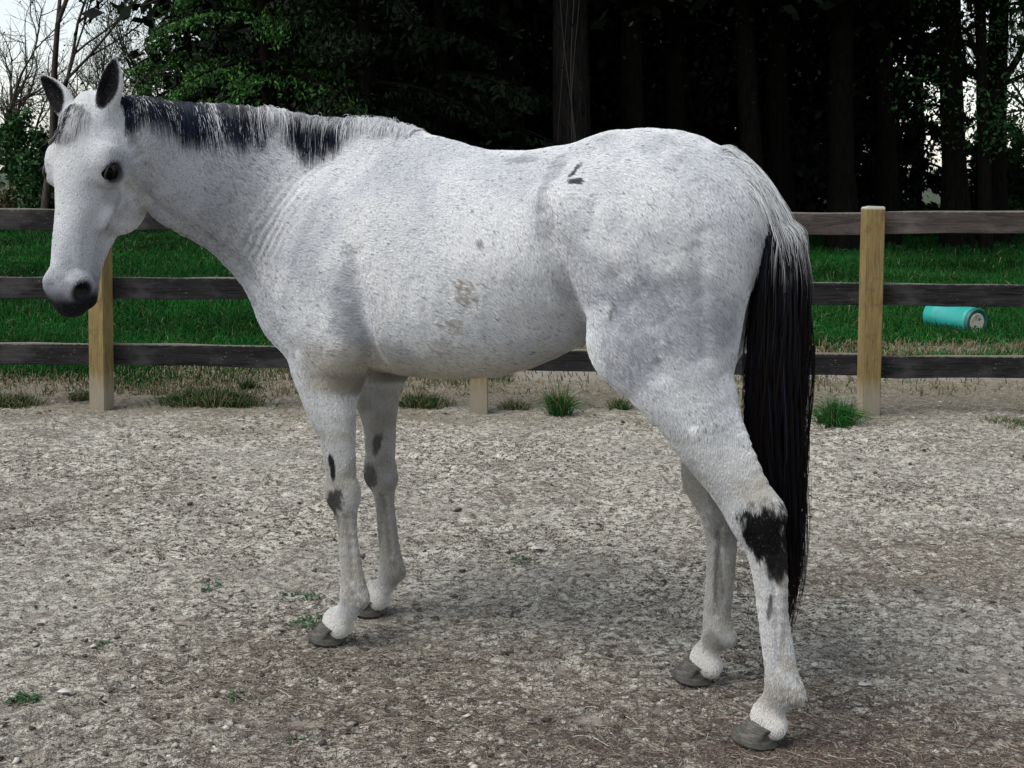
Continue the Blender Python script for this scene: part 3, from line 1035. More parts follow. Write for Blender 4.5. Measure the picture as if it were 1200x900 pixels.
# --- pale fringe where the croup runs into the tail
n = NTAIL // 5
fx_ = RNG.random(n)
ro = np.stack([-1.205 - .13 * fx_, RNG.normal(0, .022, n) * (.6 + fx_), 1.55 - .12 * fx_], 1)
ro = project_surface(ro)
d0 = np.array([-1.0, 0, -.62])[None] + np.stack([0 * fx_, RNG.normal(0, .14, n) + ro[:, 1] * 3, .12 * RNG.random(n)], 1)
d0 /= np.linalg.norm(d0, axis=1)[:, None]
fr_p = settle(ro, d0, (.06 + .11 * fx_) * (.6 + .6 * RNG.random(n)), 9, .20 + .22 * fx_ + .08 * RNG.random(n), np.array([-.35, 0, 0])[None] + RNG.normal(0, .05, (n, 3)))
dk_ = (RNG.random(n) < .08 + .30 * smoothstep(.5, 1, fx_) * (np.abs(ro[:, 1]) > .012))[:, None]
cc = np.where(dk_, np.array([.03, .035, .05]), np.array([.70, .71, .72]) * (.65 + .45 * RNG.random((n, 1))))
hair_obj("tail_fringe", fr_p, np.repeat((.0006 * (1 - .7 * np.linspace(0, 1, 9)))[None], n, 0), m_mane, horse, np.repeat(cc[:, None], 9, 1))

# --- hooves
m_hoof, nt, bs = new_mat("hoof_horn")
v = mapping(nt, (1, 1, 1))
n1 = noise(nt, 40, 4, .65, v)
n2 = noise(nt, 9, 3, .6, mapping(nt, (4, 4, 30)))
c1 = mixc(nt, n1.outputs[0], (.022, .021, .020), (.10, .095, .085))
c2 = mixc(nt, ramp(nt, [(.45, 0), (.66, .5)], n2.outputs[0]).outputs[0], c1, (.19, .175, .15))
nt.links.new(c2, bs.inputs["Base Color"])
bs.inputs["Roughness"].default_value = .6
bs.inputs["Specular IOR Level"].default_value = .15
nt.links.new(bump(nt, n2.outputs[0], .5, .003), bs.inputs["Normal"])
def make_hoof(cx, cy, yaw, long=.142):
    bm = bmesh.new()
    K, rings = 28, []
    prof = [(0, 1.0, 0.0), (.12, .99, .004), (.35, .94, -.004), (.6, .89, -.014), (.85, .84, -.023), (1.0, .80, -.028), (1.03, .72, -.031)]
    for t, sc_, bk in prof:
        ring = []
        for j in range(K):
            th_ = 2 * math.pi * j / K
            ct, sn = math.cos(th_), math.sin(th_)
            xx = long * .5 * (ct if ct > 0 else ct * (.80 - .12 * (1 - abs(sn)) ** 2))
            yy = .058 * sn * (1 - .10 * max(0, -ct))
            hgt = .068 * (.5 + .5 * ct) + .034 * (.5 - .5 * ct)
            ring.append(bm.verts.new((xx * sc_ + bk * (1.3 if ct > 0 else .3) + .003 * random.uniform(-1, 1) * (t < .1), yy * sc_, t * hgt)))
        rings.append(ring)
    for r0, r1 in zip(rings, rings[1:]):
        for j in range(K):
            bm.faces.new((r0[j], r0[(j + 1) % K], r1[(j + 1) % K], r1[j]))
    bm.faces.new(rings[0][::-1]); bm.faces.new(rings[-1])
    me = bpy.data.meshes.new("hoof"); bm.to_mesh(me); bm.free()
    for f in me.polygons: f.use_smooth = True
    me.materials.append(m_hoof)
    o = link(bpy.data.objects.new("hoof", me), horse)
    o.location = (cx, cy, 0.004)
    o.rotation_euler = (0, 0, yaw)
    return o
make_hoof(.026, .132, .10)
make_hoof(.050, -.130, -.08)
make_hoof(-1.380, .137, .14)
make_hoof(-1.100, -.148, -.10)

# --- eyes
m_eye, nt, bs = new_mat("eye_dark")
bs.inputs["Base Color"].default_value = (.0015, .0012, .0012, 1)
bs.inputs["Roughness"].default_value = .04
bs.inputs["Specular IOR Level"].default_value = .06
m_lid, nt, bs = new_mat("eyelid_skin")
bs.inputs["Base Color"].default_value = (.010, .010, .011, 1)
bs.inputs["Roughness"].default_value = .5
for s_, ec in zip((1, -1), EYES):
    c0 = hp(ec[0], ec[1] + .001, s_ * .0830)
    bm = bmesh.new()
    bmesh.ops.create_uvsphere(bm, u_segments=28, v_segments=18, radius=.0330)
    me = bpy.data.meshes.new("eye"); bm.to_mesh(me); bm.free()
    for f in me.polygons: f.use_smooth = True
    me.materials.append(m_eye)
    eo = link(bpy.data.objects.new("eye", me), horse)
    eo.location = c0
    K = 30
    ang = np.arange(K) * 2 * math.pi / K
    pa, pb = .0305 * np.cos(ang), .0215 * np.sin(ang)
    rt_ = math.radians(20)
    la, lb = pa * math.cos(rt_) - pb * math.sin(rt_), pa * math.sin(rt_) + pb * math.cos(rt_)
    dep = np.sqrt(np.maximum(.0330 ** 2 - (la * HL) ** 2 - (lb * HT) ** 2, 1e-6))
    ctr = np.array([hp(ec[0] + x_, ec[1] + y_, 0) for x_, y_ in zip(la, lb)]) + HC[None] * s_ * (.0830 * HT + dep[:, None] + .0005)
    rr_l = .0036 + .0024 * np.clip(-np.cos(ang), 0, 1)
    vs_, fs_ = [], []
    for j in range(K):
        tg = ctr[(j + 1) % K] - ctr[j - 1]; tg /= np.linalg.norm(tg)
        n1_ = HC * s_; n2_ = np.cross(tg, n1_); n2_ /= np.linalg.norm(n2_)
        for m in range(8):
            t_ = m * math.pi / 4
            vs_.append(ctr[j] + (n1_ * math.cos(t_) * .8 + n2_ * math.sin(t_)) * rr_l[j])
    for j in range(K):
        for m in range(8):
            fs_.append((j * 8 + m, ((j + 1) % K) * 8 + m, ((j + 1) % K) * 8 + (m + 1) % 8, j * 8 + (m + 1) % 8))
    np_obj("eyelid", np.array(vs_), np.array(fs_), (m_lid,), horse)
    # lashes
    n = 46
    t = RNG.random(n)
    ang = math.pi * (.15 + .7 * t)
    base = np.stack([ec[0] -   .026 * np.sin(ang) + 0 * t, ec[1] + .020 * np.cos(ang), np.full(n, s_ * .106)], 1)
    rt = np.array([hp(*b_) for b_ in base])
    dirn = HC * s_ * 1.0 + HA * .35 + RNG.normal(0, .12, (n, 3))
    wv = np.linspace(0, 1, 5)[None, :, None]
    pt = rt[:, None] + dirn[:, None] * wv * .018 + (HA[None, None] * wv ** 2 * .008)
    hair_obj("eyelash", pt, np.repeat((.0005 * (1 - .7 * np.linspace(0, 1, 5)))[None], n, 0), m_mane, eo, np.full((n, 5, 3), .03))
    lo = bpy.data.objects["eyelash"] if s_ == 1 else COL.objects[-1]
    lo.matrix_parent_inverse = Matrix.Translation(-Vector(c0))
# ------------------------------------------------------------ ground
def ground_h(x, y):
    """height of the paddock surface"""
    p = np.stack([x, y, np.zeros_like(x)], 1)
    a = .014 * vnoise(p, 1.3, 71, 2) + .013 * vnoise(p, 5.0, 72, 2)
    b = np.abs(vnoise(p * np.array([.75, 1, 1]), 17, 73, 2))
    c = vnoise(p, 48, 74, 2)
    d = .018 * (.35 - b) + .0095 * c + .0022 * vnoise(p, 130, 76, 1)
    # old hoof prints
    cx, cy = np.floor(x / .34), np.floor(y / .34)
    hx = _hash(cx.astype(np.int64), cy.astype(np.int64), cx.astype(np.int64) * 0, 81)
    hy = _hash(cx.astype(np.int64), cy.astype(np.int64), cx.astype(np.int64) * 0, 82)
    hr = _hash(cx.astype(np.int64), cy.astype(np.int64), cx.astype(np.int64) * 0, 83)
    r = np.hypot(x - (cx + .25 + .5 * hx) * .34, y - (cy + .25 + .5 * hy) * .34) / .060
    pr = np.where(hr > .55, 1.0, 0) * (-.014 * smoothstep(1.0, .7, r) + .006 * np.exp(-((r - 1.15) / .25) ** 2))
    # flat under the hooves
    k = np.ones_like(x)
    for hx_, hy_ in HOOF_XY:
        k = np.minimum(k, smoothstep(.05, .16, np.hypot(x - hx_, y - hy_)))
    return (a + d + pr) * k - .004
HOOF_XY = []
for lx, ly in ((.026, .132), (.050, -.130), (-1.376, .137), (-1.100, -.148)):
    w_ = HR @ Vector((lx, ly, 0)) + Vector(HORSE_LOC)
    HOOF_XY.append((w_.x, w_.y))

m_dirt, nt, bs = new_mat("paddock_dirt")
v = mapping(nt, (1, 1, 1))
vs = mapping(nt, (.8, 1.25, 1))
at = N(nt, "ShaderNodeAttribute", attribute_name="relief")
n_big = noise(nt, .9, 3, .6, v)
n_mid = noise(nt, 9, 5, .72, vs, .6)
n_cr = noise(nt, 38, 5, .75, vs, .5)
n_fin = noise(nt, 160, 4, .7, v)
n_br = noise(nt, 2.6, 4, .65, v, .4)
base = mixc(nt, ramp(nt, [(.36, 0), (.62, 1)], n_mid.outputs[0]).outputs[0], (.36, .325, .26), (.78, .75, .65))
base = mixc(nt, ramp(nt, [(.50, 0), (.68, .6)], n_br.outputs[0]).outputs[0], base, (.150, .125, .105))
base = mixc(nt, ramp(nt, [(.48, .0), (.55, 1.0)], n_cr.outputs[0]).outputs[0], base, (.035, .027, .022))
base = mixc(nt, ramp(nt, [(.52, 0), (.60, .6)], n_fin.outputs[0]).outputs[0], base, (.74, .72, .64))
base = mixc(nt, ramp(nt, [(.36, .85), (.50, 0)], n_fin.outputs[0]).outputs[0], base, (.07, .058, .05))
base = mixc(nt, ramp(nt, [(.40, .0), (.60, .35)], n_big.outputs[0]).outputs[0], base, (.40, .385, .345))
tc = nt.nodes.new("ShaderNodeTexCoord"); sx = nt.nodes.new("ShaderNodeSeparateXYZ")
nt.links.new(tc.outputs["Object"], sx.inputs[0])
ad = nt.nodes.new("ShaderNodeMath"); ad.operation = 'MULTIPLY_ADD'
nt.links.new(n_br.outputs[0], ad.inputs[0]); ad.inputs[1].default_value = 1.6; nt.links.new(sx.outputs["Y"], ad.inputs[2])
mp_ = nt.nodes.new("ShaderNodeMapRange")
mp_.inputs["From Min"].default_value = 7.55; mp_.inputs["From Max"].default_value = 8.35; mp_.inputs["To Max"].default_value = .72
nt.links.new(ad.outputs[0], mp_.inputs["Value"])
base = mixc(nt, mp_.outputs[0], base, mixc(nt, n_fin.outputs[0], (.07, .058, .035), (.30, .26, .19)))
nt.links.new(base, bs.inputs["Base Color"])
bs.inputs["Roughness"].default_value = .92
bs.inputs["Specular IOR Level"].default_value = .05
b1 = bump(nt, n_cr.outputs[0], 1.0, .018)
b2 = bump(nt, n_fin.outputs[0], 1.0, .006, b1)
nt.links.new(b2, bs.inputs["Normal"])

m_field, nt, bs = new_mat("field_soil")
v = mapping(nt)
n1 = noise(nt, 3, 5, .7, v)
n2 = noise(nt, 40, 4, .7, v)
c1 = mixc(nt, n2.outputs[0], (.008, .020, .007), (.03, .05, .016))
tc = nt.nodes.new("ShaderNodeTexCoord")
sx = nt.nodes.new("ShaderNodeSeparateXYZ")
nt.links.new(tc.outputs["Object"], sx.inputs[0])
mr_ = nt.nodes.new("ShaderNodeMath"); mr_.operation = 'MULTIPLY_ADD'
nt.links.new(n1.outputs[0], mr_.inputs[0]); mr_.inputs[1].default_value = -4.5
nt.links.new(sx.outputs["Y"], mr_.inputs[2])
mp_ = nt.nodes.new("ShaderNodeMapRange")
mp_.inputs["From Min"].default_value = 7.3; mp_.inputs["From Max"].default_value = 9.2
nt.links.new(mr_.outputs[0], mp_.inputs["Value"])
dirt = mixc(nt, n2.outputs[0], (.09, .075, .06), (.34, .31, .27))
nt.links.new(mixc(nt, mp_.outputs[0], dirt, c1), bs.inputs["Base Color"])
bs.inputs["Roughness"].default_value = .95
nt.links.new(bump(nt, n2.outputs[0], .8, .02), bs.inputs["Normal"])

GX = np.arange(-4.9, 5.2, GRES); GY = np.arange(1.7, 9.0, GRES)
gx, gy = np.meshgrid(GX, GY)
gz = ground_h(gx.ravel(), gy.ravel())
edge = smoothstep(8.95, 8.3, gy.ravel()) * smoothstep(-4.9, -4.5, gx.ravel()) * smoothstep(5.2, 4.8, gx.ravel())
gz = gz * edge - .03 * (1 - edge)
gv = np.stack([gx.ravel(), gy.ravel(), gz], 1)
nxg, nyg = len(GX), len(GY)
ii = np.arange(nxg * nyg).reshape(nyg, nxg)
gf = np.stack([ii[:-1, :-1].ravel(), ii[:-1, 1:].ravel(), ii[1:, 1:].ravel(), ii[1:, :-1].ravel()], 1)
pad = np_obj("paddock_ground", gv, gf, (m_dirt,))
tag(pad, kind='structure')

# the wider ground, out to the horizon
xs = np.concatenate([[-1200, -400, -120, -60], np.arange(-40, 41, 1.0), [60, 120, 400, 1200]])
ys = np.concatenate([[-60, -20, -5, 0], np.arange(2, 60, .75), [70, 100, 200, 500, 1500]])
fx, fy = np.meshgrid(xs, ys)
def field_h(x, y):
    p = np.stack([x, y, 0 * x], 1)
    return np.where(y > 8.6, .06 * vnoise(p, .25, 91, 2) * smoothstep(8.6, 14, y), 0) - .018 * smoothstep(9.5, 8.2, y)
fz = field_h(fx.ravel(), fy.ravel())
ii = np.arange(len(xs) * len(ys)).reshape(len(ys), len(xs))
ff = np.stack([ii[:-1, :-1].ravel(), ii[:-1, 1:].ravel(), ii[1:, 1:].ravel(), ii[1:, :-1].ravel()], 1)
tag(np_obj("ground", np.stack([fx.ravel(), fy.ravel(), fz], 1), ff, (m_field,)), kind='structure')

# ---- strands: needles and straw lying on the dirt
m_straw, nt, bs = new_mat("dry_straw")
at = N(nt, "ShaderNodeAttribute", attribute_name="coat")
nt.links.new(at.outputs["Color"], bs.inputs["Base Color"])
bs.inputs["Roughness"].default_value = .8
def scatter_needles(n):
    # y distribution even in the picture, x across the view
    y = 1 / (1 / 8.6 + RNG.random(n * 3) * (1 / 2.3 - 1 / 8.6))
    x = (RNG.random(n * 3) - .5) * (.96 * y + .7)
    p = np.stack([x, y, 0 * x], 1)
    dens = .12 + 1.1 * smoothstep(.12, .5, vnoise(p, 1.1, 101, 3)) + 1.0 * np.exp(-(((x - .75) / 1.0) ** 2 + ((y - 3.0) / .35) ** 2)) + .9 * np.exp(-(((x + .5) / .7) ** 2 + ((y - 3.5) / .4) ** 2))
    keep = RNG.random(n * 3) < dens / 1.9
    x, y = x[keep][:n], y[keep][:n]
    n = len(x)
    z = ground_h(x, y)
    L = (.025 + .055 * RNG.random(n) ** 1.5)
    a = RNG.random(n) * 2 * math.pi
    k = 4
    t = (np.linspace(-.5, .5, k))[None] * L[:, None]
    bend = RNG.normal(0, .25, n)[:, None] * (t ** 2) / L[:, None] * 2
    px = x[:, None] + t * np.cos(a)[:, None] - bend * np.sin(a)[:, None]
    py = y[:, None] + t * np.sin(a)[:, None] + bend * np.cos(a)[:, None]
    pz = z[:, None] + .003 + .003 * RNG.random((n, 1)) + RNG.normal(0, .07, n)[:, None] * t
    ctr = ground_h(px.ravel(), py.ravel()).reshape(px.shape)
    pz = np.maximum(pz, ctr + .0012)
    r = np.repeat((.0004 + .0005 * RNG.random(n))[:, None], k, 1)
    red = np.exp(-(((x - .6) / 1.3) ** 2 + ((y - 3.0) / .6) ** 2))
    u = RNG.random(n)
    c = np.where((u < .25 + .40 * red)[:, None], np.array([.085, .055, .046]), np.array([.20, .165, .125]))
    c = np.where((u > .94)[:, None], np.array([.36, .32, .26]), c) * (.5 + .9 * RNG.random((n, 1)))
    return np.stack([px, py, pz], 2), r, np.repeat(c[:, None], k, 1)
a_, b_, c_ = scatter_needles(NNEED)
tag(hair_obj("pine_needle_litter", a_, b_, m_straw, None, c_), kind='stuff')

# ---- crumbs and clods of earth
def scatter_clods(n):
    ico = []
    bm = bmesh.new(); bmesh.ops.create_icosphere(bm, subdivisions=1, radius=1)
    bv_ = np.array([v_.co[:] for v_ in bm.verts]); bf_ = np.array([[v_.index for v_ in f.verts] for f in bm.faces]); bm.free()
    y = 1 / (1 / 8.4 + RNG.random(n) * (1 / 2.3 - 1 / 8.4))
    x = (RNG.random(n) - .5) * (.96 * y + .6)
    s = .0014 + .008 * RNG.random(n) ** 10 + .0003 * y
    z = ground_h(x, y)
    V = bv_[None] * (1 + .36 * RNG.normal(0, 1, (n, len(bv_), 1)))
    V = V * np.stack([s * (1 + .6 * RNG.random(n)), s * (1 + .6 * RNG.random(n)), s * (.35 + .3 * RNG.random(n))], 1)[:, None]
    a = RNG.random(n) * 6.28
    ca, sa = np.cos(a)[:, None], np.sin(a)[:, None]
    X = V[..., 0] * ca - V[..., 1] * sa + x[:, None]
    Y = V[..., 0] * sa + V[..., 1] * ca + y[:, None]
    Z = V[..., 2] + (z + s * .2)[:, None]
    F = bf_[None] + (np.arange(n) * len(bv_))[:, None, None]
    cl = np.where((RNG.random(n) < .5)[:, None], np.array([.06, .048, .04]), np.array([.40, .38, .33])) * (.6 + .7 * RNG.random((n, 1)))
    return np.stack([X, Y, Z], 2).reshape(-1, 3), F.reshape(-1, 3), np.repeat(cl, len(bv_), 0)
m_clod, nt, bs = new_mat("earth_clod")
at = N(nt, "ShaderNodeAttribute", attribute_name="coat")
nt.links.new(at.outputs["Color"], bs.inputs["Base Color"])
bs.inputs["Roughness"].default_value = .95
nt.links.new(bump(nt, noise(nt, 300, 3, .7, mapping(nt)).outputs[0], .8, .002), bs.inputs["Normal"])
cv_, cf_, cc_ = scatter_clods(16000)
o = np_obj("earth_crumbs", cv_, cf_, (m_clod,), smooth=False)
point_color(o.data, "coat", cc_)
tag(o, kind='stuff')

# ---- grass
m_grass, nt, bs = new_mat("grass_blade")
at = N(nt, "ShaderNodeAttribute", attribute_name="coat")
nt.links.new(at.outputs["Color"], bs.inputs["Base Color"])
bs.inputs["Roughness"].default_value = .7
bs.inputs["Specular IOR Level"].default_value = .05
def blades(x, y, z, L, r, lean=.5, k=4):
    n = len(x)
    a = RNG.random(n) * 6.28
    ln = lean * RNG.random(n)
    t = np.linspace(0, 1, k)[None]
    out = (ln * L)[:, None] * t ** 1.7
    px = x[:, None] + np.cos(a)[:, None] * out
    py = y[:, None] + np.sin(a)[:, None] * out
    pz = z[:, None] + L[:, None] * t * np.sqrt(np.maximum(1 - (ln[:, None] * t) ** 2, .1)) - .004
    rad = r[:, None] * (1 - .8 * t ** 2)
    return np.stack([px, py, pz], 2), rad
def grass_cols(n, x, y, k, dry=.0):
    p = np.stack([x, y, 0 * x], 1)
    m = vnoise(p, .9, 111, 3)[:, None]
    g = np.array([.012, .078, .014]) * np.clip(1 - 1.1 * m, .25, 2.2) * (.40 + 1.0 * RNG.random((n, 1)))
    yb = np.array([.030, .085, .018]) * (.5 + .8 * RNG.random((n, 1)))
    g = np.where(RNG.random((n, 1)) < .16, yb, g)
    d = np.array([.24, .20, .12]) * (.4 + .8 * RNG.random((n, 1)))
    g = np.where(RNG.random((n, 1)) < np.reshape(dry, (-1, 1)), d, g)
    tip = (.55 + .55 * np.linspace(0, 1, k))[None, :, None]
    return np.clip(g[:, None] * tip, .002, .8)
def make_field(n):
    y = 1 / (1 / 52. + RNG.random(n * 2) * (1 / 7.9 - 1 / 52.))
    x = (RNG.random(n * 2) - .5) * (.98 * y + 2.5)
    p = np.stack([x, y, 0 * x], 1)
    nn = vnoise(p, 1.2, 121, 3)
    cover = smoothstep(8.6, 10.6, y + 1.5 * nn + np.where(x < 0, .9, -.55) + .15 * np.abs(x)) * .96 + .05
    keep = (RNG.random(n * 2) < cover)
    x, y, nn, cover = x[keep][:n], y[keep][:n], nn[keep][:n], cover[keep][:n]
    n = len(x)
    L = (.055 + .075 * RNG.random(n)) * (.7 + .6 * smoothstep(9, 13, y)) * (1 + .35 * nn)
    r = .0011 + .00030 * y * (.6 + .6 * RNG.random(n))
    pts, rad = blades(x, y, field_h(x, y), L, r, .9)
    dry = .78 * smoothstep(.95, .3, cover) + .02
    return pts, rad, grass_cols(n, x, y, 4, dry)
a_, b_, c_ = make_field(NGRASS)
tag(hair_obj("field_grass", a_, b_, m_grass, None, c_), kind='stuff')

def tuft(x, y, w, d, h, n, label, dry=.25, lean=1.0, name="grass_tuft", group=None, thick=1.0):
    e = None
    tx = np.clip(RNG.normal(0, .42, n), -1.2, 1.2) * w * .5
    ty = np.clip(RNG.normal(0, .42, n), -1.2, 1.2) * d * .5
    L = h * (.45 + .55 * RNG.random(n)) * np.exp(-(tx / (w * .5 + 1e-3)) ** 2 * .5)
    pts, rad = blades(tx, ty, 0 * tx, L, (.0012 + .0013 * RNG.random(n)) * thick, lean, 5)
    dx = (tx / (w + .02) * .9 * L)[:, None] * np.linspace(0, 1, 5)[None] ** 1.3
    pts[..., 0] += dx
    if y < 8.8:
        gh = ground_h((tx + x), (ty + y))
        pts[..., 2] += gh[:, None]
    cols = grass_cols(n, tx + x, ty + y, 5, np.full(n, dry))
    o = hair_obj(name, pts, rad, m_grass, None, cols)
    o.location = (x, y, 0)
    tag(o, label, "grass" if name == "grass_tuft" else "weed", group)
    return o
tuft(.29, 7.24, .13, .10, .22, 330, "upright green grass tuft under the horse's belly, right of the middle post")
tuft(1.92, 6.98, .22, .16, .20, 520, "drooping green grass tuft at the foot of the right fence post", .1, 1.3)
tuft(-1.93, 7.62, .70, .30, .13, 1700, "wide low grass patch between the left fence post and the forelegs", .35, 1.0)
tuft(-.58, 7.56, .36, .22, .11, 700, "low grass patch beside the off foreleg, left of the middle post", .4)
tuft(-3.22, 7.58, .42, .25, .10, 800, "low dark grass patch at the left edge of the frame below the fence", .5)
tuft(-2.80, 7.72, .20, .15, .09, 300, "small grass patch just left of the left fence post", .4)
tuft(.68, 7.42, .14, .10, .09, 180, "small grass tuft just right of the upright tuft under the belly", .3)
tuft(-1.82, 8.15, .16, .1, .10, 160, "little grass tuft by the bottom board above the wide patch", .3)
tuft(.02, 7.45, .20, .12, .08, 220, "thin dark weeds just right of the middle fence post", .6)
tuft(3.0, 7.05, .45, .3, .05, 260, "sparse low stubble right of the right fence post", .7)

# leafy weeds in the dirt
m_leaf, nt, bs = new_mat("weed_leaf")
v = mapping(nt)
nt.links.new(mixc(nt, noise(nt, 60, 2, .5, v).outputs[0], (.008, .045, .010), (.025, .095, .025)), bs.inputs["Base Color"])
bs.inputs["Roughness"].default_value = .55
def weed(x, y, r, n, label, flat=.5):
    vs_, fs_ = [], []
    for i in range(n):
        a = RNG.random() * 6.28; rr = r * math.sqrt(RNG.random())
        cx, cy = math.cos(a) * rr, math.sin(a) * rr * .8
        cz = float(ground_h(np.array([x + cx]), np.array([y + cy]))[0]) + .004 + RNG.random() * r * flat * (1 - rr / r)
        s = .004 + .007 * RNG.random(); b = RNG.random() * 6.28; tl = RNG.normal(0, .35)
        u = np.array([math.cos(b), math.sin(b), tl]); w_ = np.array([-math.sin(b), math.cos(b), RNG.normal(0, .3)]) * .55
        k = len(vs_); c_ = np.array([cx, cy, cz])
        vs_ += [c_ - u * s, c_ - u * .3 * s + w_ * s, c_ + u * .6 * s + w_ * .7 * s, c_ + u * 1.1 * s + np.array([0, 0, -.2 * s]), c_ + u * .6 * s - w_ * .7 * s, c_ - u * .3 * s - w_ * s]
        fs_ += [(k, k + 1, k + 2), (k, k + 2, k + 3), (k, k + 3, k + 4), (k, k + 4, k + 5)]
    o = np_obj("leafy_weed", np.array(vs_), np.array(fs_), (m_leaf,))
    o.location = (x, y, 0)
    tag(o, label, "weed")
weed(-1.39, 3.30, .050, 90, "bright green leafy weed on the bare dirt at the lower left", .6)
weed(-.665, 3.88, .075, 110, "leafy green weed beside the near fore hoof", .3)
weed(-.74, 4.12, .08, 60, "sparse weed on the dirt above and left of the near fore hoof", .2)
weed(-1.09, 4.22, .045, 30, "small dark weed on the dirt left of the forelegs", .3)
weed(-1.29, 3.70, .030, 22, "tiny weed sprig at left, above the bright leafy weed", .4)
weed(.04, 4.50, .06, 40, "small dark weed on the dirt midway between fore and hind legs", .3)
weed(-.79, 3.32, .035, 26, "tiny weed low in front of the near fore hoof", .3)
weed(-.57, 3.06, .028, 18, "tiny green sprig at the bottom edge left of centre", .3)

# dead leaves and chips lying on the dirt
m_chip, nt, bs = new_mat("dead_leaf")
bs.inputs["Base Color"].default_value = (.46, .44, .42, 1)
bs.inputs["Roughness"].default_value = .8
for (x, y, s, l) in ((1.03, 3.39, .022, "pale dry leaf on the dirt right of the near hind hoof"), (.10, 4.62, .030, "curled pale leaf lying beside the small dark weed between the legs"), (-1.28, 3.33, .022, "pale flat chip beside the bright leafy weed")):
    K = 10
    vs_ = [(0, 0, .010)] + [(math.cos(6.283 * j / K) * s * (1 + .3 * math.sin(j * 2.3)), math.sin(6.283 * j / K) * s * .6, .006 + .012 * abs(math.sin(j * 1.7)) * .7) for j in range(K)]
    o = np_obj("dead_leaf", np.array(vs_), np.array([(0, 1 + j, 1 + (j + 1) % K) for j in range(K)]), (m_chip,))
    md = o.modifiers.new("thick", 'SOLIDIFY'); md.thickness = .0015
    o.location = (x, y, float(ground_h(np.array([x]), np.array([y]))[0]))
    tag(o, l, "leaf")
# ------------------------------------------------------------ fence
m_post, nt, bs = new_mat("treated_post_wood")
v = mapping(nt, (26, 26, 2.2))
vo = mapping(nt)
n1 = noise(nt, 2.2, 5, .7, v, 1.2)
n2 = noise(nt, 7, 4, .7, vo)
n3 = noise(nt, 120, 2, .7, mapping(nt, (1, 1, .12)))
c = mixc(nt, ramp(nt, [(.35, 0), (.65, 1)], n1.outputs[0]).outputs[0], (.12, .084, .027), (.245, .175, .062))
c = mixc(nt, ramp(nt, [(.56, 0), (.66, .75)], n2.outputs[0]).outputs[0], c, (.10, .065, .03))
c = mixc(nt, ramp(nt, [(.55, 0), (.7, .5)], n3.outputs[0]).outputs[0], c, (.12, .09, .045))
tc = nt.nodes.new("ShaderNodeTexCoord"); sx = nt.nodes.new("ShaderNodeSeparateXYZ")
nt.links.new(tc.outputs["Object"], sx.inputs[0])
ad = nt.nodes.new("ShaderNodeMath"); ad.operation = 'MULTIPLY_ADD'
nt.links.new(n2.outputs[0], ad.inputs[0]); ad.inputs[1].default_value = .18; nt.links.new(sx.outputs["Z"], ad.inputs[2])
mp_ = nt.nodes.new("ShaderNodeMapRange")
mp_.inputs["From Min"].default_value = .33; mp_.inputs["From Max"].default_value = .20; mp_.inputs["To Max"].default_value = .6
nt.links.new(ad.outputs[0], mp_.inputs["Value"])
c = mixc(nt, mp_.outputs[0], c, (.27, .255, .22))
mt_ = nt.nodes.new("ShaderNodeMapRange")
mt_.inputs["From Min"].default_value = 1.262; mt_.inputs["From Max"].default_value = 1.272
nt.links.new(sx.outputs["Z"], mt_.inputs["Value"])
c = mixc(nt, mt_.outputs[0], c, (.50, .47, .40))
nt.links.new(c, bs.inputs["Base Color"])
bs.inputs["Roughness"].default_value = .85
nt.links.new(bump(nt, n1.outputs[0], .5, .004), bs.inputs["Normal"])

def board_mat(name, c0, c1, c2):
    m, nt, bs = new_mat(name)
    oi = nt.nodes.new("ShaderNodeObjectInfo")
    ml = nt.nodes.new("ShaderNodeVectorMath"); ml.operation = 'ADD'
    v0 = mapping(nt, (1.6, 20, 26))
    nt.links.new(v0, ml.inputs[0]); nt.links.new(oi.outputs["Random"], ml.inputs[1])
    g = noise(nt, 1.3, 6, .72, ml.outputs[0], 1.6)
    sp = noise(nt, 60, 3, .75, mapping(nt, (.7, 1, 1)))
    pt = noise(nt, 5, 4, .65, mapping(nt, (.5, 1, 1)))
    c = mixc(nt, ramp(nt, [(.34, 0), (.66, 1)], g.outputs[0]).outputs[0], c0, c1)
    c = mixc(nt, ramp(nt, [(.50, 0), (.64, .45)], pt.outputs[0]).outputs[0], c, c2)
    c = mixc(nt, ramp(nt, [(.64, 0), (.72, .55)], sp.outputs[0]).outputs[0], c, (.22, .20, .18))
    tc = nt.nodes.new("ShaderNodeTexCoord"); sx = nt.nodes.new("ShaderNodeSeparateXYZ")
    nt.links.new(tc.outputs["Object"], sx.inputs[0])
    ad = nt.nodes.new("ShaderNodeMath"); ad.operation = 'MULTIPLY_ADD'
    nt.links.new(sp.outputs[0], ad.inputs[0]); ad.inputs[1].default_value = .020; nt.links.new(sx.outputs["Z"], ad.inputs[2])
    mp_ = nt.nodes.new("ShaderNodeMapRange")
    mp_.inputs["From Min"].default_value = .070; mp_.inputs["From Max"].default_value = .078; mp_.inputs["To Max"].default_value = .8
    nt.links.new(ad.outputs[0], mp_.inputs["Value"])
    c = mixc(nt, mp_.outputs[0], c, (.26, .24, .215))
    nt.links.new(c, bs.inputs["Base Color"])
    bs.inputs["Roughness"].default_value = .85
    bs.inputs["Specular IOR Level"].default_value = .04
    nt.links.new(bump(nt, g.outputs[0], .8, .005), bs.inputs["Normal"])
    return m
m_b1 = board_mat("dark_stained_board", (.007, .007, .0075), (.034, .032, .033), (.085, .080, .078))
m_b2 = board_mat("weathered_brown_board", (.026, .022, .020), (.085, .072, .067), (.15, .135, .125))

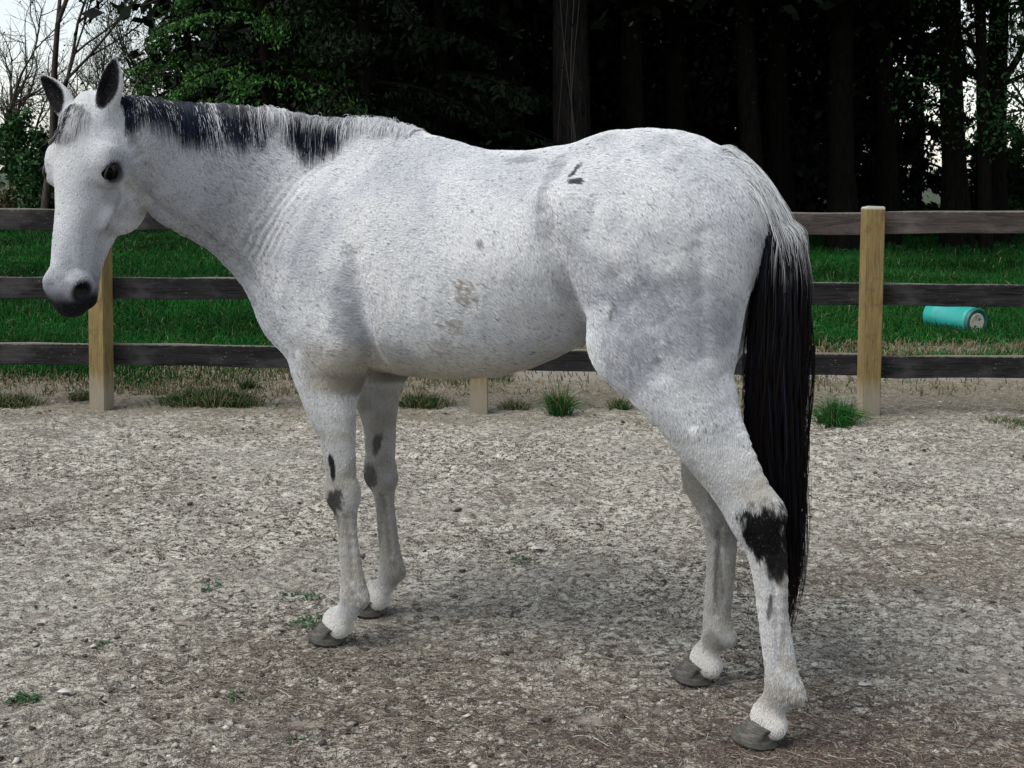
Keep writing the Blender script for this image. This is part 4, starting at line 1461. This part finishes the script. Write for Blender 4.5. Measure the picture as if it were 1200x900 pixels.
fence = empty("board_fence", (0, 7.36, 0))
tag(fence, "three-board wooden fence with yellowish square posts and dark boards across the paddock", "fence")
def box_bm(w, d, h, bev=.004, seg=None, jit=0, nx=1):
    bm = bmesh.new()
    bmesh.ops.create_cube(bm, size=1)
    bmesh.ops.scale(bm, vec=(w, d, h), verts=bm.verts)
    if nx > 1:
        es = [e for e in bm.edges if abs(e.verts[0].co.x - e.verts[1].co.x) > w * .9]
        bmesh.ops.subdivide_edges(bm, edges=es, cuts=nx - 1)
        for v_ in bm.verts:
            ph = v_.co.x * 2.1 + jit
            v_.co.z += .004 * math.sin(ph * 1.7) + .0025 * math.sin(ph * 5.1 + (1 if v_.co.z > 0 else 0))
            v_.co.y += .004 * math.sin(ph * 1.1 + 1)
    bmesh.ops.bevel(bm, geom=bm.edges[:] if nx == 1 else [e for e in bm.edges if abs(e.calc_face_angle(0)) > .8], offset=bev, segments=2, affect='EDGES')
    return bm
def fence_y(x):
    return 7.46 + (x + 2.592) / 4.771 * (7.25 - 7.46)
POSTS = [(-4.99, 7.565, 0, 0), (-2.590, 7.46, .012, -.004), (-.205, 7.355, 0, 0), (2.186, 7.25, .004, .012), (4.58, 7.145, 0, 0)]
YAW = math.atan2(-.21, 4.771)
for i, (x, y, lx, ly) in enumerate(POSTS):
    bm = box_bm(.112, .108, 1.40, .006)
    for v_ in bm.verts:
        v_.co.z += .70 - .12
        v_.co.x += v_.co.z * lx * 1.0
        if v_.co.z > 1.2: v_.co.z += (v_.co.y) * -.10 + v_.co.x * -.04
    me = bpy.data.meshes.new("post"); bm.to_mesh(me); bm.free(); me.materials.append(m_post)
    o = link(bpy.data.objects.new("post", me), fence)
    o.location = (x, y - 7.36, 0)
    o.rotation_euler = (0, 0, YAW + (.16 if i == 3 else (-.20 if i == 1 else .05)))
rows = {  # z centre at the left and right end of each bay
    0: [(1.190, 1.188), (.758, .760), (.330, .333)],
    1: [(1.192, 1.180), (.761, .748), (.334, .318)],
    2: [(1.180, 1.169), (.750, .744), (.318, .299)],
    3: [(1.182, 1.180), (.738, .735), (.291, .290)]}
for bay in range(4):
    (x0, y0, *_), (x1, y1, *_) = POSTS[bay], POSTS[bay + 1]
    for r, (z0, z1) in enumerate(rows[bay]):
        xa, xb = x0 + .004, x1 - .004
        if bay == 3: pass
        L = xb - xa
        bm = box_bm(L, .028, .137, .003, nx=10, jit=bay * 3.1 + r * 1.7)
        me = bpy.data.meshes.new("board"); bm.to_mesh(me); bm.free()
        me.materials.append(m_b2 if (r == 0 and bay >= 2) else m_b1)
        o = link(bpy.data.objects.new("board", me), fence)
        ym = (y0 + y1) / 2
        o.location = ((xa + xb) / 2, ym - 7.36 + .056 + .018, (z0 + z1) / 2)
        o.rotation_euler = (0, -math.atan2(z1 - z0, L), YAW)
        if r == 0 and bay == 2: o['label'] = "greyish brown weathered top board"

# ------------------------------------------------------------ teal barrel in the grass
m_teal, nt, bs = new_mat("teal_plastic")
v = mapping(nt)
n1 = noise(nt, 14, 4, .6, v)
nt.links.new(mixc(nt, ramp(nt, [(.45, 0), (.7, .4)], n1.outputs[0]).outputs[0], (.02, .30, .27), (.05, .17, .14)), bs.inputs["Base Color"])
bs.inputs["Roughness"].default_value = .42
m_teald, nt, bs = new_mat("dark_teal_rim")
bs.inputs["Base Color"].default_value = (.012, .10, .085, 1); bs.inputs["Roughness"].default_value = .5
m_cap, nt, bs = new_mat("pale_cap")
v = mapping(nt)
nt.links.new(mixc(nt, ramp(nt, [(.5, 0), (.7, .6)], noise(nt, 30, 3, .6, v).outputs[0]).outputs[0], (.52, .49, .40), (.24, .21, .15)), bs.inputs["Base Color"])
def lathe(prof, K=40):
    """profile (axial, radius) turned around local X"""
    vs_, fs_ = [], []
    for (a, r) in prof:
        for j in range(K):
            t = 2 * math.pi * j / K
            vs_.append((a, r * math.cos(t), r * math.sin(t)))
    for i in range(len(prof) - 1):
        for j in range(K):
            fs_.append((i * K + j, (i + 1) * K + j, (i + 1) * K + (j + 1) % K, i * K + (j + 1) % K))
    return np.array(vs_), np.array(fs_)
BR = .134
barrel = empty("plastic_barrel", (4.14, 11.12, .115))
barrel.rotation_euler = (0, math.radians(2), math.radians(-63))
tag(barrel, "small teal plastic barrel with a pale round cap lying in the grass behind the fence", "barrel")
vv, ff_ = lathe([(-.27, 0.001), (-.27, BR * .86), (-.265, BR * .95), (-.25, BR), (-.16, BR), (-.155, BR * 1.01), (-.15, BR), (.20, BR), (.205, BR * 1.01), (.21, BR * .995), (.235, BR * .99)])
np_obj("drum", vv, ff_, (m_teal,), barrel)
vv, ff_ = lathe([(.235, BR * .99), (.268, BR * 1.0), (.280, BR * .93), (.270, BR * .84), (.258, BR * .74), (.258, .001)])
np_obj("end_rim", vv, ff_, (m_teald,), barrel)
vv, ff_ = lathe([(.255, BR * .66), (.272, BR * .65), (.276, BR * .60), (.272, BR * .55), (.272, BR * .001)])
capo = np_obj("cap", vv, ff_, (m_cap,), barrel)
for (yy, zz) in ((.022, .032), (-.024, -.030)):
    vv, ff_ = lathe([(.268, .013), (.277, .012), (.277, .006), (.271, .001)], 12)
    q = np_obj("bung", vv + np.array([0, yy, zz]), ff_, (m_teald,), capo)
# ------------------------------------------------------------ trees
def leaf_mat(name, dark, mid, light, sc_=1.1, trans=0.0):
    m, nt, bs = new_mat(name)
    oi = nt.nodes.new("ShaderNodeNewGeometry")
    v = mapping(nt)
    n1 = noise(nt, sc_, 3, .6, v)
    c = mixc(nt, ramp(nt, [(.35, 0), (.65, 1)], n1.outputs[0]).outputs[0], dark, mid)
    c = mixc(nt, ramp(nt, [(.55, 0), (1.0, 1)], oi.outputs["Random Per Island"]).outputs[0], c, light)
    nt.links.new(c, bs.inputs["Base Color"])
    bs.inputs["Roughness"].default_value = .65
    bs.inputs["Specular IOR Level"].default_value = .1
    return m
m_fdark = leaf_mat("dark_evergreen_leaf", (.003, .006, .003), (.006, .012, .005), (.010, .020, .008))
m_fgreen = leaf_mat("green_evergreen_leaf", (.014, .045, .012), (.042, .125, .028), (.10, .22, .05), 1.6)
m_fmid = leaf_mat("broad_green_leaf", (.010, .030, .010), (.022, .07, .02), (.055, .14, .04), 1.3)
m_folive = leaf_mat("olive_brush_leaf", (.035, .040, .018), (.085, .085, .035), (.14, .12, .06), 2.0)
def bark_mat(name, a, b, sc_=1.0):
    m, nt, bs = new_mat(name)
    v = mapping(nt, (9 * sc_, 9 * sc_, 1.6 * sc_))
    n1 = noise(nt, 2.2, 5, .72, v, .8)
    nt.links.new(mixc(nt, ramp(nt, [(.35, 0), (.65, 1)], n1.outputs[0]).outputs[0], a, b), bs.inputs["Base Color"])
    bs.inputs["Roughness"].default_value = .95
    bs.inputs["Specular IOR Level"].default_value = .04
    nt.links.new(bump(nt, n1.outputs[0], 1.0, .04), bs.inputs["Normal"])
    return m
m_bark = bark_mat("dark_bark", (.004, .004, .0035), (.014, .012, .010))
m_barkg = bark_mat("grey_brown_bark", (.035, .030, .026), (.10, .088, .075))
m_vine, nt, bs = new_mat("dry_vine"); bs.inputs["Base Color"].default_value = (.030, .026, .022, 1)

def tubes(paths, K=6):
    """paths: list of (pts (m,3), radii (m)) -> verts, faces"""
    V, F, off = [], [], 0
    for pts, rad in paths:
        pts = np.asarray(pts, float); m = len(pts)
        T = np.gradient(pts, axis=0); T /= np.linalg.norm(T, axis=1)[:, None] + 1e-9
        ref = np.array([0, 0, 1.0]) if abs(T[0, 2]) < .8 else np.array([1.0, 0, 0])
        A_ = np.cross(T, ref); A_ /= np.linalg.norm(A_, axis=1)[:, None] + 1e-9
        B_ = np.cross(T, A_)
        t = np.arange(K) * 2 * math.pi / K
        ring = pts[:, None] + (A_[:, None] * np.cos(t)[None, :, None] + B_[:, None] * np.sin(t)[None, :, None]) * np.asarray(rad)[:, None, None]
        V.append(ring.reshape(-1, 3))
        i = np.arange(m - 1)[:, None] * K + np.arange(K)[None]
        j = np.arange(m - 1)[:, None] * K + (np.arange(K)[None] + 1) % K
        F.append(np.stack([i, j, j + K, i + K], 2).reshape(-1, 4) + off)
        off += m * K
    return np.concatenate(V), np.concatenate(F)

def leaves(cent, size, aspect, droop, rng, normal_up=.4):
    n = len(cent)
    d = rng.normal(0, 1, (n, 3)); d[:, 2] -= droop
    d /= np.linalg.norm(d, axis=1)[:, None]
    w = rng.normal(0, 1, (n, 3)); w -= (w * d).sum(1)[:, None] * d
    w /= np.linalg.norm(w, axis=1)[:, None]
    s = (size * (.6 + .8 * rng.random(n)))[:, None]
    a = cent - d * s * .5; b = cent + w * s * aspect * .5; c = cent + d * s * .5; e = cent - w * s * aspect * .5
    V = np.stack([a, b, c, e], 1).reshape(-1, 3)
    F = np.arange(n * 4).reshape(n, 4)
    return V, F

def trunk_paths(h, r, rng, limbs=8, z0=3.0, reach=3.0, lean=.3, wob=.12):
    z = np.linspace(-.15, h, 12)
    ax = rng.normal(0, lean, 2)
    zp = np.maximum(z, 0)
    x = ax[0] * (zp / h) ** 1.3 + wob * np.sin(z * .5 + rng.random() * 6)
    y = ax[1] * (zp / h) ** 1.3 + wob * np.sin(z * .4 + rng.random() * 6)
    rad = r * (1 - .82 * np.clip(z / h, 0, 1)) * (1 + .45 * np.exp(-np.clip(z, 0, 9) / .25))
    ps = [(np.stack([x, y, z], 1), rad)]
    ends = []
    for i in range(limbs):
        zz = z0 + (h - z0) * (i + rng.random()) / limbs * .92
        bx, by = np.interp(zz, z, x), np.interp(zz, z, y)
        a = rng.random() * 6.28 + i * 2.4
        L = reach * (1.05 - .6 * zz / h) * (.7 + .5 * rng.random())
        t = np.linspace(0, 1, 6)
        px = bx + np.cos(a) * L * t + .15 * np.sin(t * 5 + i)
        py = by + np.sin(a) * L * t
        pz = zz + L * (.35 * t - .35 * t ** 2) + .1 * rng.normal() * t
        rr = np.interp(zz, z, rad) * .42 * (1 - .85 * t)
        ps.append((np.stack([px, py, pz], 1), rr))
        ends.append((px, py, pz))
    return ps, ends

def tall_tree_meshes(seed, h=17, r=.25, zc=5.0, R=4.6, nl=5200, size=.42, mat=None, low=0.0, lowsize=.2, nlow=0, limbs=12, nlimb=0):
    rng = np.random.default_rng(seed)
    ps, ends = trunk_paths(h, r, rng, limbs, zc * .8, R * .8)
    tv, tf = tubes(ps[:1], 9)
    lm = [np_mesh("limb", *tubes([q], 6), (m_bark,)) for q in ps[1:1 + nlimb]]
    # crown: clumps through a tall egg-shaped volume
    nc = 110
    u = rng.random(nc) ** .8
    zz = zc + (h + 1.0 - zc) * u
    rr = R * np.sqrt(np.clip(1 - u ** 1.6, .03, 1)) * np.sqrt(rng.random(nc))
    a = rng.random(nc) * 6.28
    cc = np.stack([np.cos(a) * rr, np.sin(a) * rr, zz], 1)
    pick = rng.integers(0, nc, nl)
    cen = cc[pick] + rng.normal(0, 1, (nl, 3)) * np.array([.65, .65, .42])
    cen[:, 2] = np.maximum(cen[:, 2], zc - .5)
    V, F = leaves(cen, size, .55, .4, rng)
    if nlow:
        nc = 60
        zz = low + (zc + 1 - low) * rng.random(nc) ** .8
        rr = R * .78 * np.sqrt(rng.random(nc)); a = rng.random(nc) * 6.28
        cc = np.stack([np.cos(a) * rr, np.sin(a) * rr, zz], 1)
        pick = rng.integers(0, nc, nlow)
        cen = cc[pick] + rng.normal(0, 1, (nlow, 3)) * np.array([.50, .50, .30])
        cen[:, 2] = np.maximum(cen[:, 2], .1 + low)
        V2, F2 = leaves(cen, lowsize, .5, .5, rng)
        F = np.concatenate([F, F2 + len(V)]); V = np.concatenate([V, V2])
    tm = np_mesh("trunk", tv, tf, (m_bark,))
    cm = np_mesh("crown", V, F, (mat or m_fdark,), smooth=False)
    return (tm, cm, *lm)

def place_tree(name, meshes, x, y, rz, label, group=None, s=1.0, cat="tree"):
    e = empty(name, (x, y, float(field_h(np.array([x]), np.array([y]))[0])), rz)
    e.scale = (s, s, s)
    tag(e, label, cat, group)
    for me in meshes:
        if me is not None:
            o = link(bpy.data.objects.new(me.name.split('.')[0], me), e)
            if o.name.startswith(("bough", "twig")): o['kind'] = 'stuff'
    return e

GW = "dark trees of the shaded wood behind the fence"
LW = "tall dark tree standing in the shaded wood behind the fence"
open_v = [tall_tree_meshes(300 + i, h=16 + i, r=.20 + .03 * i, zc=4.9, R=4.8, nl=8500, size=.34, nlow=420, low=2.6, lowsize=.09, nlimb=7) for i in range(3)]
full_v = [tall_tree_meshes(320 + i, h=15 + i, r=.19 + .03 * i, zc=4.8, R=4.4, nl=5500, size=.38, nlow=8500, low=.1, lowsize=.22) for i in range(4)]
# front row: bare trunks; unseen crowns overhang above view, shaped to block sky light
front = [(-4.6, 24.5), (-2.9, 23.2), (-1.2, 24.8), (.1, 23.6), (2.25, 22.6), (3.35, 23.8), (4.35, 22.2), (5.3, 24.0), (6.2, 22.4), (7.3, 23.6), (8.35, 22.8), (9.9, 24.6), (11.6, 23.0), (14.0, 24.5)]
FL = ["dark trunk in the wood above the horse's neck, leftmost of the front row", "dark trunk above the end of the mane, behind the drooping evergreens",
      "dark trunk above the withers at the edge of the wood", "dark trunk just left of the thick vine-hung trunk", "first dark trunk right of the thick vine-hung trunk",
      "second dark trunk right of the vine-hung trunk, above the croup", "dark trunk above the highest point of the croup", "dark trunk standing above the slope of the rump",
      "dark trunk behind the horse's tail head", "dark trunk just right of the tail, left of the right fence post", "dark trunk behind the right fence post",
      "dark trunk right of the right fence post, left of the leafy forked tree", "dark trunk behind the leafy forked tree near the right edge", "dark trunk beyond the right edge of the fence bay"]
for i, (x, y) in enumerate(front):
    place_tree("forest_tree", open_v[i % 3], x, y, i * 1.9, FL[i], "front row of tall trees at the edge of the wood", .92 + .2 * _hash(np.array([i]), np.array([3]), np.array([1]), 2)[0])
back = []
rr_ = np.random.default_rng(5)
for row, (y0, x0, x1, st) in enumerate([(27.5, -7.0, 15, 2.7), (31.5, -10.5, 19, 2.7), (36.5, -13.5, 23, 3.0), (42, -17, 28, 3.2)]):
    x = x0
    while x < x1:
        back.append((x + rr_.normal(0, .3), y0 + rr_.normal(0, .8)))
        x += st * (.85 + .3 * rr_.random())
k_ = 0
for i, (x, y) in enumerate(back):
    px = 600 + 1400 * x / y
    sc_ = .80 + .30 * rr_.random()
    reach = 4.4 * .80 * sc_ * 1400 / y
    if px - reach < 150 or (px + reach > 1120 and px - reach < 1230): continue
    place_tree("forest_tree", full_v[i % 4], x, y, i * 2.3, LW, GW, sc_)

# the great vine-hung trunk
rng = np.random.default_rng(77)
ps, _ = trunk_paths(19, .37, rng, 12, 5.2, 4.0, .1, .04)
tv, tf = tubes(ps, 16)
e = empty("great_trunk_tree", (1.02, 21.0, 0))
tag(e, "thick rough tree trunk hung with thin vines, behind the middle of the horse's back", "tree")
tr = np_obj("trunk", *tubes(ps[:1], 16), (bark_mat("rough_bark", (.004, .004, .004), (.026, .022, .020), .8),), e)
_, cm, *_l = tall_tree_meshes(78, h=19, r=.3, zc=5.2, R=5.2, nl=9000, size=.34)
link(bpy.data.objects.new("crown", cm), e)
for q in ps[1:]:
    np_obj("limb", *tubes([q], 8), (m_bark,), e)
vp = []
for i in range(4):
    z = np.linspace(.2, 6.5, 26)
    a0 = -math.pi / 2 + rng.normal(0, .7)
    a = a0 + .5 * np.sin(z * (.5 + .3 * rng.random()) + rng.random() * 6)
    r0 = np.interp(z, ps[0][0][:, 2], ps[0][1]) + .015
    cx, cy = np.interp(z, ps[0][0][:, 2], ps[0][0][:, 0]), np.interp(z, ps[0][0][:, 2], ps[0][0][:, 1])
    vp.append((np.stack([cx + np.cos(a) * r0, cy + np.sin(a) * r0, z], 1), np.full(26, .005 + .004 * rng.random())))
for q in vp:
    V, F = tubes([q], 5)
    np_obj("vine", V, F, (m_vine,), e)

# ---- green evergreens at the left edge of the wood
def spray_tree(seed, h, R, zl, nb, per, mat, r=.16, size=.13, bare=.0, topd=.8):
    """boughs in tiers, each hung with small sprays"""
    rng = np.random.default_rng(seed)
    z = np.linspace(-.1, h, 10)
    ps = [(np.stack([.08 * np.sin(z), .08 * np.cos(z * .8), z], 1), r * (1 - .85 * np.clip(z / h, 0, 1)))]
    cen = []
    for i in range(nb):
        zz = zl + (h - zl) * (i + rng.random()) / nb
        a = rng.random() * 6.28
        L = R * (1.05 - .85 * (zz / h)) * (.65 + .5 * rng.random())
        t = np.linspace(0, 1, 7)
        up = .25 * rng.random()
        px, py = np.cos(a) * L * t, np.sin(a) * L * t
        pz = zz + L * (up * t - .38 * t ** 2)
        ps.append((np.stack([px, py, pz], 1), .045 * (1 - .85 * t) + .004))
        m = int(per * (.6 + .8 * rng.random()))
        tt = (.15 + .85 * np.sqrt(rng.random(m)))
        wdt = .42 * L * (1.1 - tt) + .12
        off = rng.normal(0, .5, m) * wdt
        cx = np.cos(a) * L * tt - np.sin(a) * off
        cy = np.sin(a) * L * tt + np.cos(a) * off
        cz = zz + L * (up * tt - .38 * tt ** 2) - np.abs(rng.normal(0, .10, m)) - .10 * np.abs(off)
        cen.append(np.stack([cx, cy, cz], 1))
    cen = np.concatenate(cen)
    V, F = leaves(cen, size, .38, 1.1, rng)
    return np_mesh("trunk", *tubes(ps[:1], 8), (m_bark,)), np_mesh("crown", V, F, (mat,), smooth=False), np_mesh("boughs", *tubes(ps[1:], 5), (m_bark,))
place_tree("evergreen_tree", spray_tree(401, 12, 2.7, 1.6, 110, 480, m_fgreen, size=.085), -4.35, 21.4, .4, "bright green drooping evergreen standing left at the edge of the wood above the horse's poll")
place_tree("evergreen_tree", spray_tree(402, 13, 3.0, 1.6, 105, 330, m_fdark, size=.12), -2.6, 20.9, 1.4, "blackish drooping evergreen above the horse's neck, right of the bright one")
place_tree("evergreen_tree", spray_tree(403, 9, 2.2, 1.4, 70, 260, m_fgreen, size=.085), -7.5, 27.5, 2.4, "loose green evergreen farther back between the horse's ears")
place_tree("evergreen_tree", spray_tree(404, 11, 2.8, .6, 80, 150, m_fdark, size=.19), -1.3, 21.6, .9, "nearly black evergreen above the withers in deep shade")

# ---- bare trees and brush against the sky at the left
def bare_tree(seed, h, r, spread=.55, depth=5, first=.30, nb=3, up=.25, gnarl=.10, name="trunk"):
    rng = np.random.default_rng(seed)
    paths = []
    def grow(p, d, L, r_, lev):
        n = 6
        pts = [p]; q = p.copy(); dd = d.copy()
        for _ in range(n - 1):
            dd = dd + rng.normal(0, gnarl, 3); dd[2] += up * .12; dd /= np.linalg.norm(dd)
            q = q + dd * L / (n - 1); pts.append(q.copy())
        paths.append((np.array(pts), np.linspace(r_, r_ * .55, n)))
        if lev >= depth or r_ < .0035: return
        kids = nb + (1 if rng.random() < .5 else 0)
        for c in range(kids):
            i = rng.integers(2, n)
            nd = dd + rng.normal(0, spread, 3); nd[2] += up * .4; nd /= np.linalg.norm(nd)
            grow(pts[i], nd, L * (.55 + .25 * rng.random()), r_ * (.42 + .18 * rng.random()), lev + 1)
        grow(pts[-1], dd + rng.normal(0, .15, 3), L * .75, r_ * .6, lev + 1)
    grow(np.zeros(3), np.array([0, 0, 1.0]), h * first, r, 0)
    V, F = tubes(paths, 4)
    return (np_mesh(name, *tubes(paths[:1], 7), (m_barkg,)), np_mesh("twigs", *tubes(paths[1:], 4), (m_barkg,))), V
def bare(name, seed, x, y, h, r, label, leafn=0, lmat=None, lsize=.07, group=None, **kw):
    (tm, tw), V = bare_tree(seed, h, r, **kw)
    cm = None
    if leafn:
        rng = np.random.default_rng(seed + 1)
        hi = V[V[:, 2] > h * .12]
        cen = hi[rng.integers(0, len(hi), leafn)] + rng.normal(0, .05, (leafn, 3))
        lv, lf = leaves(cen, lsize, .6, .2, rng)
        cm = np_mesh("crown", lv, lf, (lmat or m_fmid,), smooth=False)
    return place_tree(name, (tm, tw, cm), x, y, seed * 1.3, label, group, 1.0, "tree" if name.endswith("tree") else "bush")
bare("bare_tree", 501, -11.2, 28.5, 11, .11, "slender bare tree with forked upright stems at the far left against the sky", spread=.38, first=.45)
bare("bare_tree", 502, -11.0, 33.0, 7.5, .09, "fine-twigged leafless tree left of the horse's far ear", 900, m_fmid, .06, spread=.5, first=.30)
bare("bare_tree", 503, -10.0, 31.0, 7.0, .08, "leafless twiggy tree seen between the horse's ears", 1200, m_fgreen, .06, spread=.55, first=.28)
bare("bare_tree", 504, -14.4, 34.5, 8.0, .12, "crooked bare tree half out of frame at the far left", 300, m_fmid, .07, spread=.65, first=.30)
bare("bare_tree", 505, -8.7, 30.0, 8.0, .08, "thin bare tree reaching over toward the bright evergreen", 1500, m_fgreen, .07, spread=.6, first=.34)
for i, (x, y, h, nl, mt, lb) in enumerate([
    (-12.0, 30.0, 3.2, 5200, m_fmid, "dense dark green bush left of the horse's face"),
    (-10.6, 29.6, 2.5, 3600, m_fdark, "dark bush directly beside the horse's cheek and forehead at left"),
    (-13.6, 30.8, 3.6, 4200, m_fmid, "tall tangled bush at the left edge of the picture"),
    (-13.4, 27.6, 1.5, 2600, m_folive, "olive brown brush pile at the far left beyond the grass"),
    (-11.8, 27.3, 1.1, 1600, m_folive, "low straw-coloured brush in front of the dark bush at left"),
    (-16.2, 33.0, 3.4, 3600, m_fmid, "bush outside the left end of the tangled hedge")]):
    bare("bush", 600 + i, x, y, h, .05, lb, nl, mt, .11, spread=.9, first=.35, depth=4, up=.1, nb=3)

# ---- broadleaf tree with a forked limb at the right
rng = np.random.default_rng(88)
e = empty("broadleaf_tree", (8.55, 21.5, 0))
tag(e, "leafy tree with a long rising limb at the right edge, sky showing through it", "tree")
z = np.linspace(-.1, 9, 9)
ps = [(np.stack([-.05 * z, 0 * z, z], 1), .13 * (1 - .07 * z)),
      (np.array([[-.10, 0, 2.55], [.2, .1, 3.0], [.55, .2, 3.5], [.85, .2, 4.2], [1.3, .3, 5.0], [1.9, .4, 5.8]]), np.array([.08, .075, .065, .055, .045, .02])),
      (np.array([[.18, .05, 3.0], [.6, 0, 3.2], [1.1, -.1, 3.25], [1.7, 0, 3.4]]), np.array([.045, .04, .03, .012])),
      (np.array([[-.15, 0, 3.3], [-.5, -.2, 3.9], [-.9, -.2, 4.3], [-1.5, 0, 4.5]]), np.array([.05, .04, .03, .01]))]
np_obj("trunk", *tubes(ps[:1], 10), (m_bark,), e)
for q in ps[1:]:
    np_obj("limb", *tubes([q], 8), (m_bark,), e)
cc = np.stack([rng.normal(.8, 1.5, 70), rng.normal(0, 1.2, 70), rng.uniform(1.7, 8.5, 70)], 1)
n = 8500
cen = cc[rng.integers(0, 70, n)] + rng.normal(0, .30, (n, 3))
lv, lf = leaves(cen, .085, .5, .3, rng)
np_obj("crown", lv, lf, (m_fmid,), e, smooth=False)
place_tree("narrow_evergreen", spray_tree(411, 12, 1.9, .2, 70, 150, m_fdark, size=.19), 8.2, 27.0, .9, "narrow dark evergreen behind the right fence post")
place_tree("narrow_evergreen", spray_tree(412, 11, 1.7, .2, 70, 140, m_fdark, size=.19), 9.6, 28.5, .3, "narrow dark evergreen just left of the leafy forked tree")
place_tree("narrow_evergreen", spray_tree(413, 12, 1.9, .2, 70, 150, m_fdark, size=.19), 7.0, 29.0, .6, "narrow dark evergreen between the tail and the right fence post")
bare("bush", 623, 10.3, 26.0, 2.0, .05, "dark low thicket under the left side of the leafy forked tree", 4200, m_fdark, .14, spread=.9, first=.35, depth=4, up=.1, nb=3)
bare("bush", 620, 11.6, 28.0, 2.6, .05, "pale green thicket low behind the leafy tree at the right edge", 4200, m_fmid, .12, spread=.9, first=.35, depth=4, up=.1, nb=3)
bare("bush", 621, 14.6, 33.0, 3.4, .05, "distant thicket at the far right under the sky gap", 4200, m_fgreen, .13, spread=.9, first=.35, depth=4, up=.1, nb=3)
bare("bare_tree", 622, 14.2, 32.0, 9, .10, "thin-branched tree far back at the right edge", 2600, m_fmid, .09, spread=.5, first=.35)
